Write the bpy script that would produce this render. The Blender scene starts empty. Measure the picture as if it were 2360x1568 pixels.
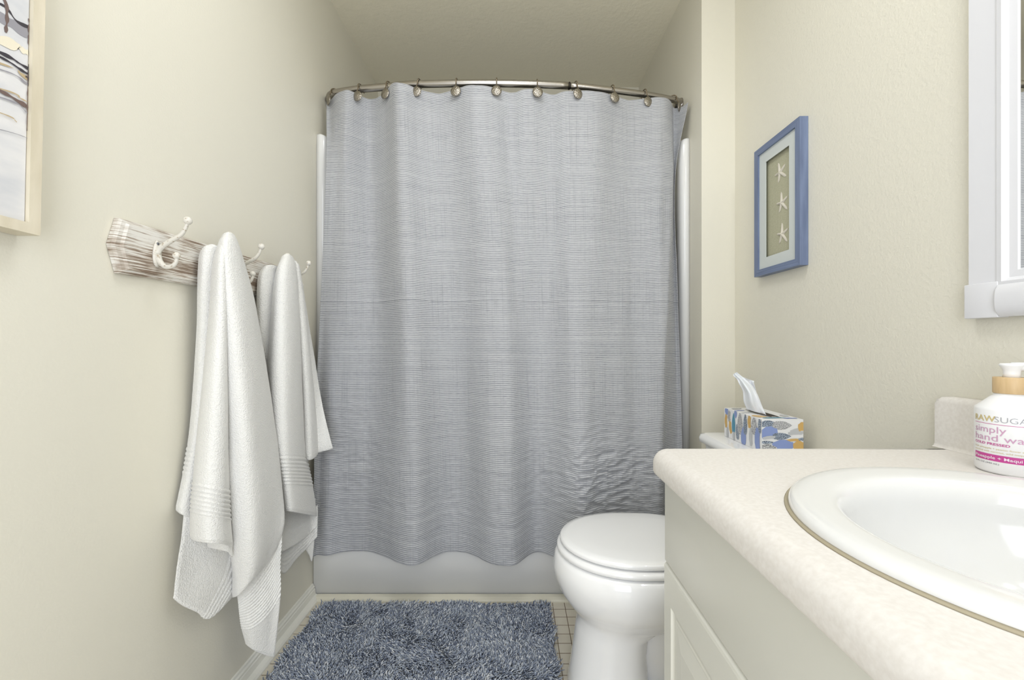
import bpy, bmesh, math, random
import numpy as np
from mathutils import Vector, Matrix, noise as mnoise
random.seed(7); rng = np.random.default_rng(7)
S = bpy.context.scene; C = S.collection
PI = math.pi

# ------------------------------------------------------------ camera, light, exposure
F, VX, VY = 980.0, 1190.0, 790.0          # focal length and vanishing point in pixels of the 2360x1568 frame
cam = bpy.data.cameras.new('camera'); camo = bpy.data.objects.new('camera', cam); C.objects.link(camo)
camo.location = (0, 0, 1.0); camo.rotation_euler = (PI/2, 0, 0)
cam.sensor_width = 36; cam.sensor_fit = 'HORIZONTAL'; cam.lens = F/2360*36
cam.shift_x = -(VX-1180)/2360; cam.shift_y = (VY-784)/2360; cam.clip_start = 0.02
S.camera = camo
w = bpy.data.worlds.new('world'); S.world = w; w.use_nodes = True
w.node_tree.nodes['Background'].inputs[0].default_value = (0.95, 1, 1.12, 1)
w.node_tree.nodes['Background'].inputs[1].default_value = 1.0
def area(name, loc, rot, sx, sy, power, col=(1, 1, 1)):
    l = bpy.data.lights.new(name, 'AREA'); l.shape = 'RECTANGLE'; l.size = sx; l.size_y = sy; l.energy = power; l.color = col
    o = bpy.data.objects.new(name, l); C.objects.link(o); o.location = loc; o.rotation_euler = rot; return o
area('overhead_fill', (-0.05, 0.80, 2.44), (0, 0, 0), 0.5, 0.5, 8, (0.97, 1, 1.06))  # unseen overhead light, added to brighten the lid, rug and curtain
area('doorway_fill', (-0.05, -0.75, 1.15), (PI/2, 0, 0), 0.85, 1.9, 22, (0.96, 1, 1.08))  # added flash-like fill behind the camera, no real source known there
S.view_settings.view_transform = 'Standard'; S.view_settings.look = 'None'
S.view_settings.gamma = 1; S.view_settings.use_curve_mapping = False
S.view_settings.exposure = -0.12
GLOBE = 32.0                               # brightness of the three vanity globes built below

# ------------------------------------------------------------ helpers
def lin(r, g, b):
    f = lambda c: (c/255/12.92) if c/255 <= 0.04045 else ((c/255+0.055)/1.055)**2.4
    return (f(r), f(g), f(b), 1)
def P(px, py, Y): return Vector(((px-VX)*Y/F, Y, 1-(py-VY)*Y/F))
def PXx(px, py, x):
    Y = F*x/(px-VX); return Vector((x, Y, 1-(py-VY)*Y/F))
def mat(name, col, rough=0.5, metal=0.0, bump=None, coat=0.0, sheen=0.0):
    m = bpy.data.materials.new(name); m.use_nodes = True; nt = m.node_tree; b = nt.nodes['Principled BSDF']
    b.inputs['Base Color'].default_value = col; b.inputs['Roughness'].default_value = rough
    b.inputs['Metallic'].default_value = metal; b.inputs['Coat Weight'].default_value = coat
    b.inputs['Sheen Weight'].default_value = sheen
    if bump:
        sc, st, dist = bump
        tc = nt.nodes.new('ShaderNodeTexCoord'); n = nt.nodes.new('ShaderNodeTexNoise'); bu = nt.nodes.new('ShaderNodeBump')
        n.inputs['Scale'].default_value = sc; n.inputs['Detail'].default_value = 3
        bu.inputs['Strength'].default_value = st; bu.inputs['Distance'].default_value = dist
        nt.links.new(tc.outputs['Object'], n.inputs['Vector']); nt.links.new(n.outputs['Fac'], bu.inputs['Height'])
        nt.links.new(bu.outputs['Normal'], b.inputs['Normal'])
    return m
def node(nt, t, **kw):
    n = nt.nodes.new(t)
    for k, v in kw.items(): setattr(n, k, v)
    return n
def noise_mix(m, c1, c2, scale, vec_scale=(1, 1, 1), lo=0.4, hi=0.6, detail=4, coord='Object'):
    nt = m.node_tree; b = nt.nodes['Principled BSDF']
    tc = node(nt, 'ShaderNodeTexCoord'); mp = node(nt, 'ShaderNodeMapping'); n = node(nt, 'ShaderNodeTexNoise'); r = node(nt, 'ShaderNodeValToRGB')
    mp.inputs['Scale'].default_value = vec_scale; n.inputs['Scale'].default_value = scale; n.inputs['Detail'].default_value = detail
    r.color_ramp.elements[0].position = lo; r.color_ramp.elements[0].color = c1
    r.color_ramp.elements[1].position = hi; r.color_ramp.elements[1].color = c2
    nt.links.new(tc.outputs[coord], mp.inputs['Vector']); nt.links.new(mp.outputs[0], n.inputs['Vector'])
    nt.links.new(n.outputs['Fac'], r.inputs['Fac']); nt.links.new(r.outputs['Color'], b.inputs['Base Color'])
    return m
def tag(o, label=None, cat=None, group=None, kind=None):
    if label: o['label'] = label
    if cat: o['category'] = cat
    if group: o['group'] = group
    if kind: o['kind'] = kind
    return o
def thing(name, loc, label, cat, group=None, rot=(0, 0, 0)):
    o = bpy.data.objects.new(name, None); C.objects.link(o); o.location = loc; o.rotation_euler = rot; o.empty_display_size = 0.05
    return tag(o, label, cat, group)
def link(name, me, mats, parent=None, smooth=True):
    o = bpy.data.objects.new(name, me); C.objects.link(o)
    for m in (mats if isinstance(mats, (list, tuple)) else [mats]): me.materials.append(m)
    if smooth: me.polygons.foreach_set('use_smooth', [True]*len(me.polygons))
    if parent is not None:
        o.parent = parent
        o.matrix_parent_inverse = Matrix.LocRotScale(parent.location, parent.rotation_euler, None).inverted()
        # geometry is written in world space: bake it into the parent's frame
        inv = o.matrix_parent_inverse.copy(); me.transform(inv); o.matrix_parent_inverse = Matrix.Identity(4)
    me.update(); return o
def bmobj(name, bm, mats, parent=None, smooth=True, bevel=0, seg=3, angle=40):
    bmesh.ops.recalc_face_normals(bm, faces=bm.faces)
    me = bpy.data.meshes.new(name); bm.to_mesh(me); bm.free()
    o = link(name, me, mats, parent, smooth)
    if bevel:
        md = o.modifiers.new('bevel', 'BEVEL'); md.width = bevel; md.segments = seg; md.limit_method = 'ANGLE'; md.angle_limit = math.radians(angle); md.harden_normals = False
    return o
def box(bm, x0, x1, y0, y1, z0, z1, mi=0):
    vs = [bm.verts.new((x, y, z)) for x in (x0, x1) for y in (y0, y1) for z in (z0, z1)]
    for idx in ((0, 1, 3, 2), (4, 6, 7, 5), (0, 4, 5, 1), (2, 3, 7, 6), (0, 2, 6, 4), (1, 5, 7, 3)):
        f = bm.faces.new([vs[i] for i in idx]); f.material_index = mi
def boxobj(name, b, m, parent=None, bevel=0.0, seg=3):
    bm = bmesh.new(); box(bm, *b)
    return bmobj(name, bm, m, parent, smooth=bevel > 0, bevel=bevel, seg=seg)
def rings(bm, rs, cap0=True, cap1=True, mi=0, closed=True):
    vr = [[bm.verts.new(p) for p in r] for r in rs]; n = len(vr[0])
    for a, b in zip(vr, vr[1:]):
        for i in range(n if closed else n-1):
            f = bm.faces.new((a[i], a[(i+1) % n], b[(i+1) % n], b[i])); f.material_index = mi
    if cap0: bm.faces.new(vr[0][::-1]).material_index = mi
    if cap1: bm.faces.new(vr[-1]).material_index = mi
    return vr
def tube(bm, pts, rad, n=10, mi=0, cap=True, flat=1.0):
    pts = [Vector(p) for p in pts]; rs = []
    up = Vector((0, 0, 1)); prev = None
    for i, p in enumerate(pts):
        t = (pts[min(i+1, len(pts)-1)]-pts[max(i-1, 0)]).normalized()
        if prev is None:
            a = up if abs(t.dot(up)) < 0.9 else Vector((1, 0, 0)); nrm = (a-t*a.dot(t)).normalized()
        else: nrm = (prev-t*prev.dot(t)).normalized()
        prev = nrm; bn = t.cross(nrm); r = rad[i] if isinstance(rad, (list, tuple)) else rad
        rs.append([p+nrm*math.cos(2*PI*k/n)*r+bn*math.sin(2*PI*k/n)*r*flat for k in range(n)])
    rings(bm, rs, cap, cap, mi)
def lathe(bm, prof, loc=(0, 0, 0), n=32, M=None, mi=0, sx=1, sy=1):
    rs = []
    for r, z in prof:
        ring = []
        for k in range(n):
            p = Vector((r*sx*math.cos(2*PI*k/n), r*sy*math.sin(2*PI*k/n), z))
            if M is not None: p = M @ p
            ring.append(p+Vector(loc))
        rs.append(ring)
    rings(bm, rs, prof[0][0] > 1e-6 or True, True, mi)
def cr(p, t):                                         # catmull-rom through rows of points, t in 0..len-1
    n = len(p); i = min(int(t), n-2); f = t-i
    p0 = p[max(i-1, 0)] if i > 0 else 2*p[0]-p[1]; p1 = p[i]; p2 = p[i+1]; p3 = p[i+2] if i+2 < n else 2*p[n-1]-p[n-2]
    return 0.5*((2*p1)+(-p0+p2)*f+(2*p0-5*p1+4*p2-p3)*f*f+(-p0+3*p1-3*p2+p3)*f**3)
def spline(pts, n):
    a = np.array(pts, float); return [Vector(cr(a, t)) for t in np.linspace(0, len(a)-1, n)]
def grid_mesh(name, V, nu, nv, uv=None):
    me = bpy.data.meshes.new(name)
    idx = np.arange(nu*nv).reshape(nv, nu)
    f = np.stack([idx[:-1, :-1], idx[1:, :-1], idx[1:, 1:], idx[:-1, 1:]], -1).reshape(-1, 4)
    me.from_pydata([tuple(p) for p in V], [], f.tolist())
    if uv is not None:
        l = me.uv_layers.new(name='uv'); li = np.zeros(len(me.loops), np.int32); me.loops.foreach_get('vertex_index', li)
        l.data.foreach_set('uv', np.asarray(uv, np.float32)[li].ravel())
    return me

# ------------------------------------------------------------ materials
WALL = mat('cream_paint', lin(227, 223, 208), 0.42, bump=(200, 0.35, 0.0010))
WALLR = mat('cream_paint_orange_peel', lin(227, 223, 208), 0.42, bump=(150, 0.5, 0.0019))
CEIL = mat('ceiling_paint', lin(246, 240, 219), 0.6, bump=(60, 0.5, 0.003))
TRIMW = mat('white_trim_paint', lin(232, 231, 222), 0.3)
PORC = mat('white_porcelain', lin(245, 245, 244), 0.07, coat=0.3)
TUBM = mat('tub_enamel', lin(242, 242, 240), 0.2)
ACR = mat('surround_acrylic', lin(232, 232, 230), 0.12)
CAB = mat('vanity_white_paint', lin(223, 222, 212), 0.32)
NICK = mat('brushed_nickel', lin(172, 167, 160), 0.28, 1.0)
NICKD = mat('dark_joint_metal', lin(70, 66, 62), 0.4, 1.0)
HAM = mat('hammered_nickel', lin(158, 152, 142), 0.33, 1.0)
nt = HAM.node_tree; vo = node(nt, 'ShaderNodeTexVoronoi'); vo.inputs['Scale'].default_value = 230; vo.feature = 'SMOOTH_F1'
tc = node(nt, 'ShaderNodeTexCoord'); bu = node(nt, 'ShaderNodeBump'); bu.inputs['Strength'].default_value = 1.0; bu.inputs['Distance'].default_value = 0.002; bu.invert = True
nt.links.new(tc.outputs['Object'], vo.inputs['Vector']); nt.links.new(vo.outputs['Distance'], bu.inputs['Height']); nt.links.new(bu.outputs['Normal'], nt.nodes['Principled BSDF'].inputs['Normal'])
COUNTER = noise_mix(mat('speckled_laminate', (1, 1, 1, 1), 0.45), lin(223, 218, 211), lin(231, 227, 221), 170, lo=0.35, hi=0.68, detail=8)
COUNTER.node_tree.nodes['Principled BSDF'].inputs['Specular IOR Level'].default_value = .2
SINKM = mat('sink_porcelain', lin(230, 230, 228), 0.1)
TOWEL = mat('white_terry', lin(238, 237, 233), 0.95, bump=(330, 0.9, 0.0034), sheen=0.3)

# ------------------------------------------------------------ the room
XL, XR, XA, YS, YB, ZC = -0.80, 0.836, 0.708, 1.625, 2.456, 2.475
def struct(name, b, m):
    o = boxobj(name, b, m); o['kind'] = 'structure'; return o
struct('wall_left', (XL-.1, XL, -.6, YB+.1, -.05, ZC), WALL)
struct('wall_right', (XR, XR+.1, -.6, YS, -.05, ZC), WALLR)
struct('wall_alcove', (XA, XR+.1, YS, YB+.1, -.05, ZC), WALL)
struct('wall_back', (XL, XA, YB, YB+.1, -.05, ZC), WALL)
bm = bmesh.new(); box(bm, XL, -.5, -.6, -.5, 0, ZC); box(bm, .4, XR, -.6, -.5, 0, ZC); box(bm, -.5, .4, -.6, -.5, 2.12, ZC)
tag(bmobj('wall_front', bm, WALL, smooth=False), kind='structure')
struct('ceiling', (XL-.1, XR+.1, -.6, YB+.1, ZC, ZC+.08), CEIL)
# floor: small square ceramic tiles, lines anchored where the photo shows them
TILE = mat('almond_tile', (1, 1, 1, 1), 0.25)
nt = TILE.node_tree; b = nt.nodes['Principled BSDF']
tc = node(nt, 'ShaderNodeTexCoord'); sp = node(nt, 'ShaderNodeSeparateXYZ'); nt.links.new(tc.outputs['Object'], sp.inputs[0])
def line_mask(out, pitch, off, width):
    a = node(nt, 'ShaderNodeMath', operation='ADD'); a.inputs[1].default_value = 100*pitch-off
    d = node(nt, 'ShaderNodeMath', operation='DIVIDE'); d.inputs[1].default_value = pitch
    f = node(nt, 'ShaderNodeMath', operation='FRACT'); s = node(nt, 'ShaderNodeMath', operation='SUBTRACT'); s.inputs[1].default_value = 0.5
    ab = node(nt, 'ShaderNodeMath', operation='ABSOLUTE'); g = node(nt, 'ShaderNodeMath', operation='GREATER_THAN'); g.inputs[1].default_value = 0.5-width/pitch/2
    nt.links.new(out, a.inputs[0]); nt.links.new(a.outputs[0], d.inputs[0]); nt.links.new(d.outputs[0], f.inputs[0]); nt.links.new(f.outputs[0], s.inputs[0]); nt.links.new(s.outputs[0], ab.inputs[0]); nt.links.new(ab.outputs[0], g.inputs[0])
    return g.outputs[0]
mx = node(nt, 'ShaderNodeMath', operation='MAXIMUM')
nt.links.new(line_mask(sp.outputs[0], .0454, .184, .0024), mx.inputs[0]); nt.links.new(line_mask(sp.outputs[1], .0452, 1.594, .0024), mx.inputs[1])
ns = node(nt, 'ShaderNodeTexNoise'); ns.inputs['Scale'].default_value = 14; nt.links.new(tc.outputs['Object'], ns.inputs['Vector'])
cr1 = node(nt, 'ShaderNodeValToRGB'); cr1.color_ramp.elements[0].color = lin(208, 200, 182); cr1.color_ramp.elements[1].color = lin(226, 220, 204)
nt.links.new(ns.outputs['Fac'], cr1.inputs['Fac'])
mi = node(nt, 'ShaderNodeMix', data_type='RGBA'); mi.inputs['B'].default_value = lin(118, 100, 78)
nt.links.new(mx.outputs[0], mi.inputs['Factor']); nt.links.new(cr1.outputs['Color'], mi.inputs['A']); nt.links.new(mi.outputs['Result'], b.inputs['Base Color'])
bu = node(nt, 'ShaderNodeBump', invert=True); bu.inputs['Distance'].default_value = 0.001; nt.links.new(mx.outputs[0], bu.inputs['Height']); nt.links.new(bu.outputs['Normal'], b.inputs['Normal'])
struct('floor', (XL-.1, XR+.1, -.6, YB+.1, -.05, 0), TILE)
# baseboard with moulded top, shoe at the foot
bm = bmesh.new()
prof = [(0, 0), (.034, 0), (.0335, .005), (.028, .011), (.0135, .0155), (.0115, .034), (.0095, .037), (.0095, .044), (.006, .048), (.0045, .054), (0, .0555)]
rings(bm, [[(XL+a, y, z) for a, z in prof] for y in (-.5, 1.668)])
tag(bmobj('baseboard_left', bm, TRIMW, smooth=False), kind='structure')
bm = bmesh.new(); prof = [(0, 0), (-.034, 0), (-.034, .004), (-.030, .009), (-.018, .013), (0, .014)]
rings(bm, [[(x, 1.668+a, z) for a, z in prof] for x in (XL+.02, XA-.001)])
tag(bmobj('trim_1', bm, mat('caulk_cream_trim', lin(226, 222, 204), .35), smooth=False), kind='structure')

# ------------------------------------------------------------ bathtub and surround
tub = thing('bathtub', (-.046, 2.06, 0), 'white built-in bathtub with a plain apron behind the grey curtain', 'bathtub')
bm = bmesh.new(); x0, x1, y0, y1, zt = XL+.001, XA-.001, 1.67, YB-.001, .37
def rrect(cx, cy, hx, hy, r, z, n=8):
    out = []
    for q, (sx, sy) in enumerate(((1, 1), (-1, 1), (-1, -1), (1, -1))):
        for k in range(n+1):
            a = PI/2*q+PI/2*k/n; out.append((cx+sx*(hx-r)+r*math.cos(a), cy+sy*(hy-r)+r*math.sin(a), z))
    return out
cx, cy = (x0+x1)/2, (y0+y1)/2; hx, hy = (x1-x0)/2, (y1-y0)/2
rings(bm, [rrect(cx, cy, hx, hy, .004, 0), rrect(cx, cy, hx, hy, .004, zt-.02), rrect(cx, cy, hx-.004, hy-.004, .006, zt-.004), rrect(cx, cy, hx-.016, hy-.016, .01, zt),
           rrect(cx, cy, hx-.06, hy-.07, .12, zt), rrect(cx, cy, hx-.075, hy-.085, .14, zt-.02), rrect(cx, cy, hx-.13, hy-.13, .14, .12), rrect(cx, cy, hx-.2, hy-.19, .12, .09)])
bmobj('tub_shell', bm, TUBM, tub)
sur = thing('tub_surround', (-.046, 2.2, .371), 'white glossy acrylic wall surround around the bathtub behind the curtain', 'surround')
def surpanel(name, pts):
    bm = bmesh.new(); zz = [.371, 1.80, 1.822, 1.832, 1.836]; sh = [0, 0, .15, .45, 1]
    cxm = sum(p[0] for p in pts)/len(pts)
    rings(bm, [[(p[0]+(q*(w_-p[0])), p[1]+(0.012*q if p[1] < 1.8 else 0), z) for p, w_ in zip(pts, wl)] for z, q, wl in [(z, s*.35, [pts[0][0]]*len(pts)) for z, s in zip(zz, sh)]])
    bmobj(name, bm, ACR, sur)
yb = YB-.0015
surpanel('side_panel', [(XL+.001, 1.700), (XL+.022, 1.698), (XL+.034, 1.703), (XL+.042, 1.718), (XL+.042, 1.765), (XL+.022, 1.79), (XL+.015, 1.82), (XL+.015, yb), (XL+.001, yb)])
surpanel('side_panel', [(XA-.001, 1.735), (XA-.016, 1.733), (XA-.028, 1.737), (XA-.036, 1.75), (XA-.036, 1.79), (XA-.022, 1.81), (XA-.015, 1.84), (XA-.015, yb), (XA-.001, yb)])
boxobj('back_panel', (XL+.0155, XA-.0155, yb-.014, yb, .371, 1.836), ACR, sur, bevel=.004)

# ------------------------------------------------------------ curtain rod
ROD = [(-.80, 1.812), (-.782, 1.775), (-.747, 1.742), (-.64, 1.715), (-.52, 1.698), (-.385, 1.681), (-.08, 1.6755), (.207, 1.691), (.39, 1.7215), (.53, 1.751), (.65, 1.785), (.69, 1.803), (.708, 1.828)]
RZ = 2.0215
def rodY(x): return float(np.interp(x, [p[0] for p in ROD], [p[1] for p in ROD]))
rod = thing('curtain_rod', (0, 1.68, RZ), 'curved brushed nickel shower curtain rod spanning the tub alcove', 'curtain rod')
pts = spline([(x, y, RZ) for x, y in ROD], 90)
iL = min(range(90), key=lambda i: abs(pts[i].x-.207))
bm = bmesh.new(); tube(bm, pts[:iL+1], .0138, 20); bmobj('outer_tube', bm, NICK, rod)
bm = bmesh.new(); tube(bm, pts[iL:], .0125, 20); bmobj('inner_tube', bm, NICK, rod)
bm = bmesh.new(); t = (pts[iL+1]-pts[iL]).normalized(); tube(bm, [pts[iL]-t*.0015, pts[iL]+t*.003], .0143, 20); bmobj('joint_ring', bm, NICKD, rod)
for sx, x, y in ((1, XL, 1.812), (-1, XA, 1.828)):
    bm = bmesh.new(); M = Matrix.Rotation(sx*PI/2, 3, 'Y')
    lathe(bm, [(.001, .0012), (.028, .0012), (.028, .006), (.024, .012), (.019, .018), (.0175, .03), (.001, .03)], (x, y, RZ), 28, M)
    bmobj('wall_flange', bm, NICK, rod)

# ------------------------------------------------------------ shower curtain
CURT = mat('woven_curtain', (1, 1, 1, 1), 0.75, sheen=.2)
nt = CURT.node_tree; b = nt.nodes['Principled BSDF']
uvn = node(nt, 'ShaderNodeUVMap'); sp = node(nt, 'ShaderNodeSeparateXYZ'); nt.links.new(uvn.outputs[0], sp.inputs[0])
def nmath(op, a, b_=None, v=None):
    n = node(nt, 'ShaderNodeMath', operation=op)
    nt.links.new(a, n.inputs[0])
    if b_ is not None: nt.links.new(b_, n.inputs[1])
    if v is not None: n.inputs[1].default_value = v
    return n.outputs[0]
def cnoise(scale, vs, det=3):
    mp = node(nt, 'ShaderNodeMapping'); mp.inputs['Scale'].default_value = vs; n = node(nt, 'ShaderNodeTexNoise'); n.inputs['Scale'].default_value = scale; n.inputs['Detail'].default_value = det
    nt.links.new(uvn.outputs[0], mp.inputs[0]); nt.links.new(mp.outputs[0], n.inputs['Vector']); return n.outputs['Fac']
wob = cnoise(9, (1, 1, 1)); wv = nmath('ADD', sp.outputs[1], nmath('MULTIPLY', wob, v=.006))
saw = nmath('FRACT', nmath('DIVIDE', wv, v=.0068)); tri = nmath('ABSOLUTE', nmath('SUBTRACT', saw, v=.5))        # 0..0.5
brk = cnoise(1, (60, 900, 1), 2)
hl = node(nt, 'ShaderNodeMapRange'); hl.interpolation_type = 'SMOOTHSTEP'; hl.inputs['From Min'].default_value = .24; hl.inputs['From Max'].default_value = .36
nt.links.new(tri, hl.inputs['Value'])
stk = cnoise(1, (3, 70, 1), 3); hmod = nmath('MULTIPLY', nmath('MULTIPLY', hl.outputs[0], nmath('MULTIPLY', brk, v=1.5)), nmath('ADD', nmath('MULTIPLY', stk, v=1.0), v=.36))
vl = cnoise(1, (700, 3, 1), 2); vr = node(nt, 'ShaderNodeMapRange'); vr.inputs['From Min'].default_value = .57; vr.inputs['From Max'].default_value = .70
nt.links.new(vl, vr.inputs['Value'])
dark = nmath('MAXIMUM', hmod, nmath('MULTIPLY', vr.outputs[0], v=.45))
bandn = cnoise(1, (2, 45, 1), 3)
base = node(nt, 'ShaderNodeMix', data_type='RGBA'); base.inputs['A'].default_value = lin(181, 182, 186); base.inputs['B'].default_value = lin(197, 198, 199)
nt.links.new(bandn, base.inputs['Factor'])
fin = node(nt, 'ShaderNodeMix', data_type='RGBA'); fin.inputs['B'].default_value = lin(108, 112, 121)
nt.links.new(dark, fin.inputs['Factor']); nt.links.new(base.outputs['Result'], fin.inputs['A']); nt.links.new(fin.outputs['Result'], b.inputs['Base Color'])
bu = node(nt, 'ShaderNodeBump', invert=True); bu.inputs['Strength'].default_value = .6; bu.inputs['Distance'].default_value = .0015
nt.links.new(dark, bu.inputs['Height']); nt.links.new(bu.outputs['Normal'], b.inputs['Normal'])

HOOKPX = [774, 832, 898, 967, 1054, 1145, 1237, 1325, 1409, 1484, 1549]
def hook_xy(px):
    best = min(np.linspace(XL, XA, 3000), key=lambda x: abs(VX+F*x/rodY(x)-px)); return float(best), rodY(best)
HOOKS = [hook_xy(p) for p in HOOKPX]
# columns: (px at top, D offset from rod at top, px at bottom, D at bottom)
COLS = [(753, .002, 721, 1.612), (763, -.004, 734, 1.628), (778, -.046, 756, 1.620), (800, -.044, 790, 1.640), (826, -.014, 830, 1.647), (850, .012, 862, 1.645),
        (872, .000, 890, 1.628), (893, -.012, 915, 1.582), (910, -.052, 945, 1.552), (935, -.046, 975, 1.575), (965, -.014, 1010, 1.632), (1010, -.002, 1050, 1.650), (1052, -.014, 1085, 1.630),
        (1085, -.040, 1120, 1.592), (1110, -.036, 1150, 1.562), (1145, -.014, 1182, 1.550), (1175, -.000, 1205, 1.598), (1205, -.022, 1228, 1.642), (1237, -.014, 1258, 1.632), (1270, .004, 1290, 1.595), (1298, -.014, 1318, 1.560),
        (1327, -.014, 1345, 1.540), (1370, -.034, 1385, 1.570), (1412, -.014, 1425, 1.590), (1448, -.002, 1465, 1.610), (1487, -.016, 1495, 1.612), (1515, -.036, 1515, 1.600), (1533, -.040, 1526, 1.605)]
RIGHT = [  # front fold edge, recess, returning hem: per row (px, D)
    [(1545, 1.750), (1549, 1.715), (1540, 1.665), (1530, 1.645), (1531, 1.615)],
    [(1551, 1.790), (1551, 1.745), (1548, 1.70), (1545, 1.675), (1545, 1.645)],
    [(1566, 1.765), (1554, 1.755), (1555, 1.72), (1562, 1.69), (1560, 1.655)],
    [(1586, 1.715), (1557, 1.735), (1562, 1.70), (1573, 1.675), (1574, 1.64)]]
ROWV = [0, .165, .42, .70, 1.0]; ZT, ZB = 1.992, .187
ncol = len(COLS)+len(RIGHT)
ctrl = np.zeros((5, ncol, 2))
for r, v in enumerate(ROWV):
    mixw = [0, .16, .50, .80, 1][r]; amp = [1, 1.0, .95, 1, 1][r]
    for c, (pt, dt, pb, db) in enumerate(COLS):
        px = pt+(pb-pt)*mixw
        if r in (1, 2) and c < 3: px = [753, 763, 778][c]+((738-753)*(.9 if r == 2 else .1))
        xt = (px-VX)*1.7/F; Dt = rodY(max(-.74, min(.64, xt)))-.016+(dt+.016)*(1.5 if 2 < c < 29 else 1); db = 1.603+(db-1.603)*1.12
        dd = Dt+(db-Dt)*mixw
        if r >= 1 and c < 4: dd = min(dd, 1.66)
        ctrl[r, c] = (px, dd)
    for c in range(4): ctrl[r, len(COLS)+c] = RIGHT[c][r]
NU, NV = 560, 520
tu = np.linspace(0, ncol-1, NU); tv = np.linspace(0, 4, 5)
rows = np.array([[cr(ctrl[r], t) for t in tu] for r in range(5)])       # 5 x NU x 2
kern = np.exp(-.5*(np.arange(-18, 19)/6.5)**2); kern /= kern.sum()
rs0 = rows.copy(); cut = int(NU*(len(COLS)-2)/(ncol-1))
for r in range(5):
    for q in range(2):
        pad = np.concatenate([2*rows[r, 0, q]-rows[r, 18:0:-1, q], rows[r, :, q], 2*rows[r, -1, q]-rows[r, -2:-20:-1, q]])
        sm = np.convolve(pad, kern, 'valid'); wt = np.clip((cut-np.arange(NU))/30, 0, 1)*np.clip((np.arange(NU)-50)/40, 0, 1)
        rows[r, :, q] = rs0[r, :, q]*(1-wt)+sm*wt
hookX = np.array([h[0] for h in HOOKS]); Vc = np.zeros((NV, NU, 3)); uvc = np.zeros((NV, NU, 2))
vv = np.linspace(0, 1, NV)
for j, v in enumerate(vv):
    # smooth monotone blend across the rows
    t = float(np.interp(v, ROWV, [0, 1, 2, 3, 4])); i = min(int(t), 3)
    h = [ROWV[k+1]-ROWV[k] for k in range(4)]
    def slope(k):
        if k in (0, 4): return (rows[1]-rows[0])/h[0] if k == 0 else (rows[4]-rows[3])/h[3]
        return ((rows[k]-rows[k-1])/h[k-1]+(rows[k+1]-rows[k])/h[k])/2
    f = (v-ROWV[i])/h[i]; f2, f3 = f*f, f**3
    R = (2*f3-3*f2+1)*rows[i]+(f3-2*f2+f)*h[i]*slope(i)+(-2*f3+3*f2)*rows[i+1]+(f3-f2)*h[i]*slope(i+1)
    D = R[:, 1].copy(); X = (R[:, 0]-VX)*D/F
    sag = np.min(np.abs(X[:, None]-hookX[None]), axis=1)
    zt = ZT-.35*np.minimum(sag, .09)**1.6*max(0, 1-v*3)*1.2+.010*np.exp(-((X+.49)/.035)**2)*max(0, 1-v*6)
    zt = zt-np.clip((X-.655)/.03, 0, 1)*(.022)*(max(0, 1-v*4))
    Vc[j, :, 0] = X; Vc[j, :, 1] = D; Vc[j, :, 2] = zt+(ZB-ZT)*v
for j in range(NV):
    v = vv[j]
    for i in range(NU):
        x, y, z = Vc[j, i]
        n1 = mnoise.noise(Vector((x*10, z*1.3, 1.3)))*.021*min(1, .3+v*1.3)+mnoise.noise(Vector((x*24, z*1.6, 7.7)))*.0022*min(1, .2+v*2)
        n2 = mnoise.noise(Vector((x*38, z*16, 4.1)))*.0016
        n3 = mnoise.noise(Vector((x*15+z*18, z*36-x*10, 9.1)))+.35*mnoise.noise(Vector((x*40, z*60, 2.1)))
        low = max(0, min(1, (v-.62)/.25))
        puck = math.exp(-((x-.32)/.17)**2)*math.exp(-((z-.50)/.14)**2)+.16*low+.22*math.exp(-((x+.62)/.12)**2)*math.exp(-((z-.62)/.2)**2)
        n4 = (1-abs(n3)*2)*.0105*puck
        seam = -.0028*math.exp(-((z-1.163)/.0035)**2)+.004*math.exp(-((z-1.150)/.022)**2)*mnoise.noise(Vector((x*34, 2.2, .5)))
        hem = .0016*math.exp(-((z-1.951)/.0025)**2)
        Vc[j, i, 1] = y+n1+n2-n4+seam+hem
        uvc[j, i] = (0, 0)
ds = np.sqrt((np.diff(Vc[NV//2, :, :2], axis=0)**2).sum(1)); us = np.concatenate([[0], np.cumsum(ds)])
uvc[:, :, 0] = us[None, :]; uvc[:, :, 1] = (vv*1.81)[:, None]
cur = thing('shower_curtain', (-.04, 1.69, 1.99), 'pale blue-grey woven shower curtain with fine horizontal stripes hanging before the tub', 'shower curtain')
me = grid_mesh('cloth', Vc.reshape(-1, 3), NU, NV, uvc.reshape(-1, 2))
o = link('cloth', me, CURT, cur); sd = o.modifiers.new('thick', 'SOLIDIFY'); sd.thickness = .0016; sd.offset = 1

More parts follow.
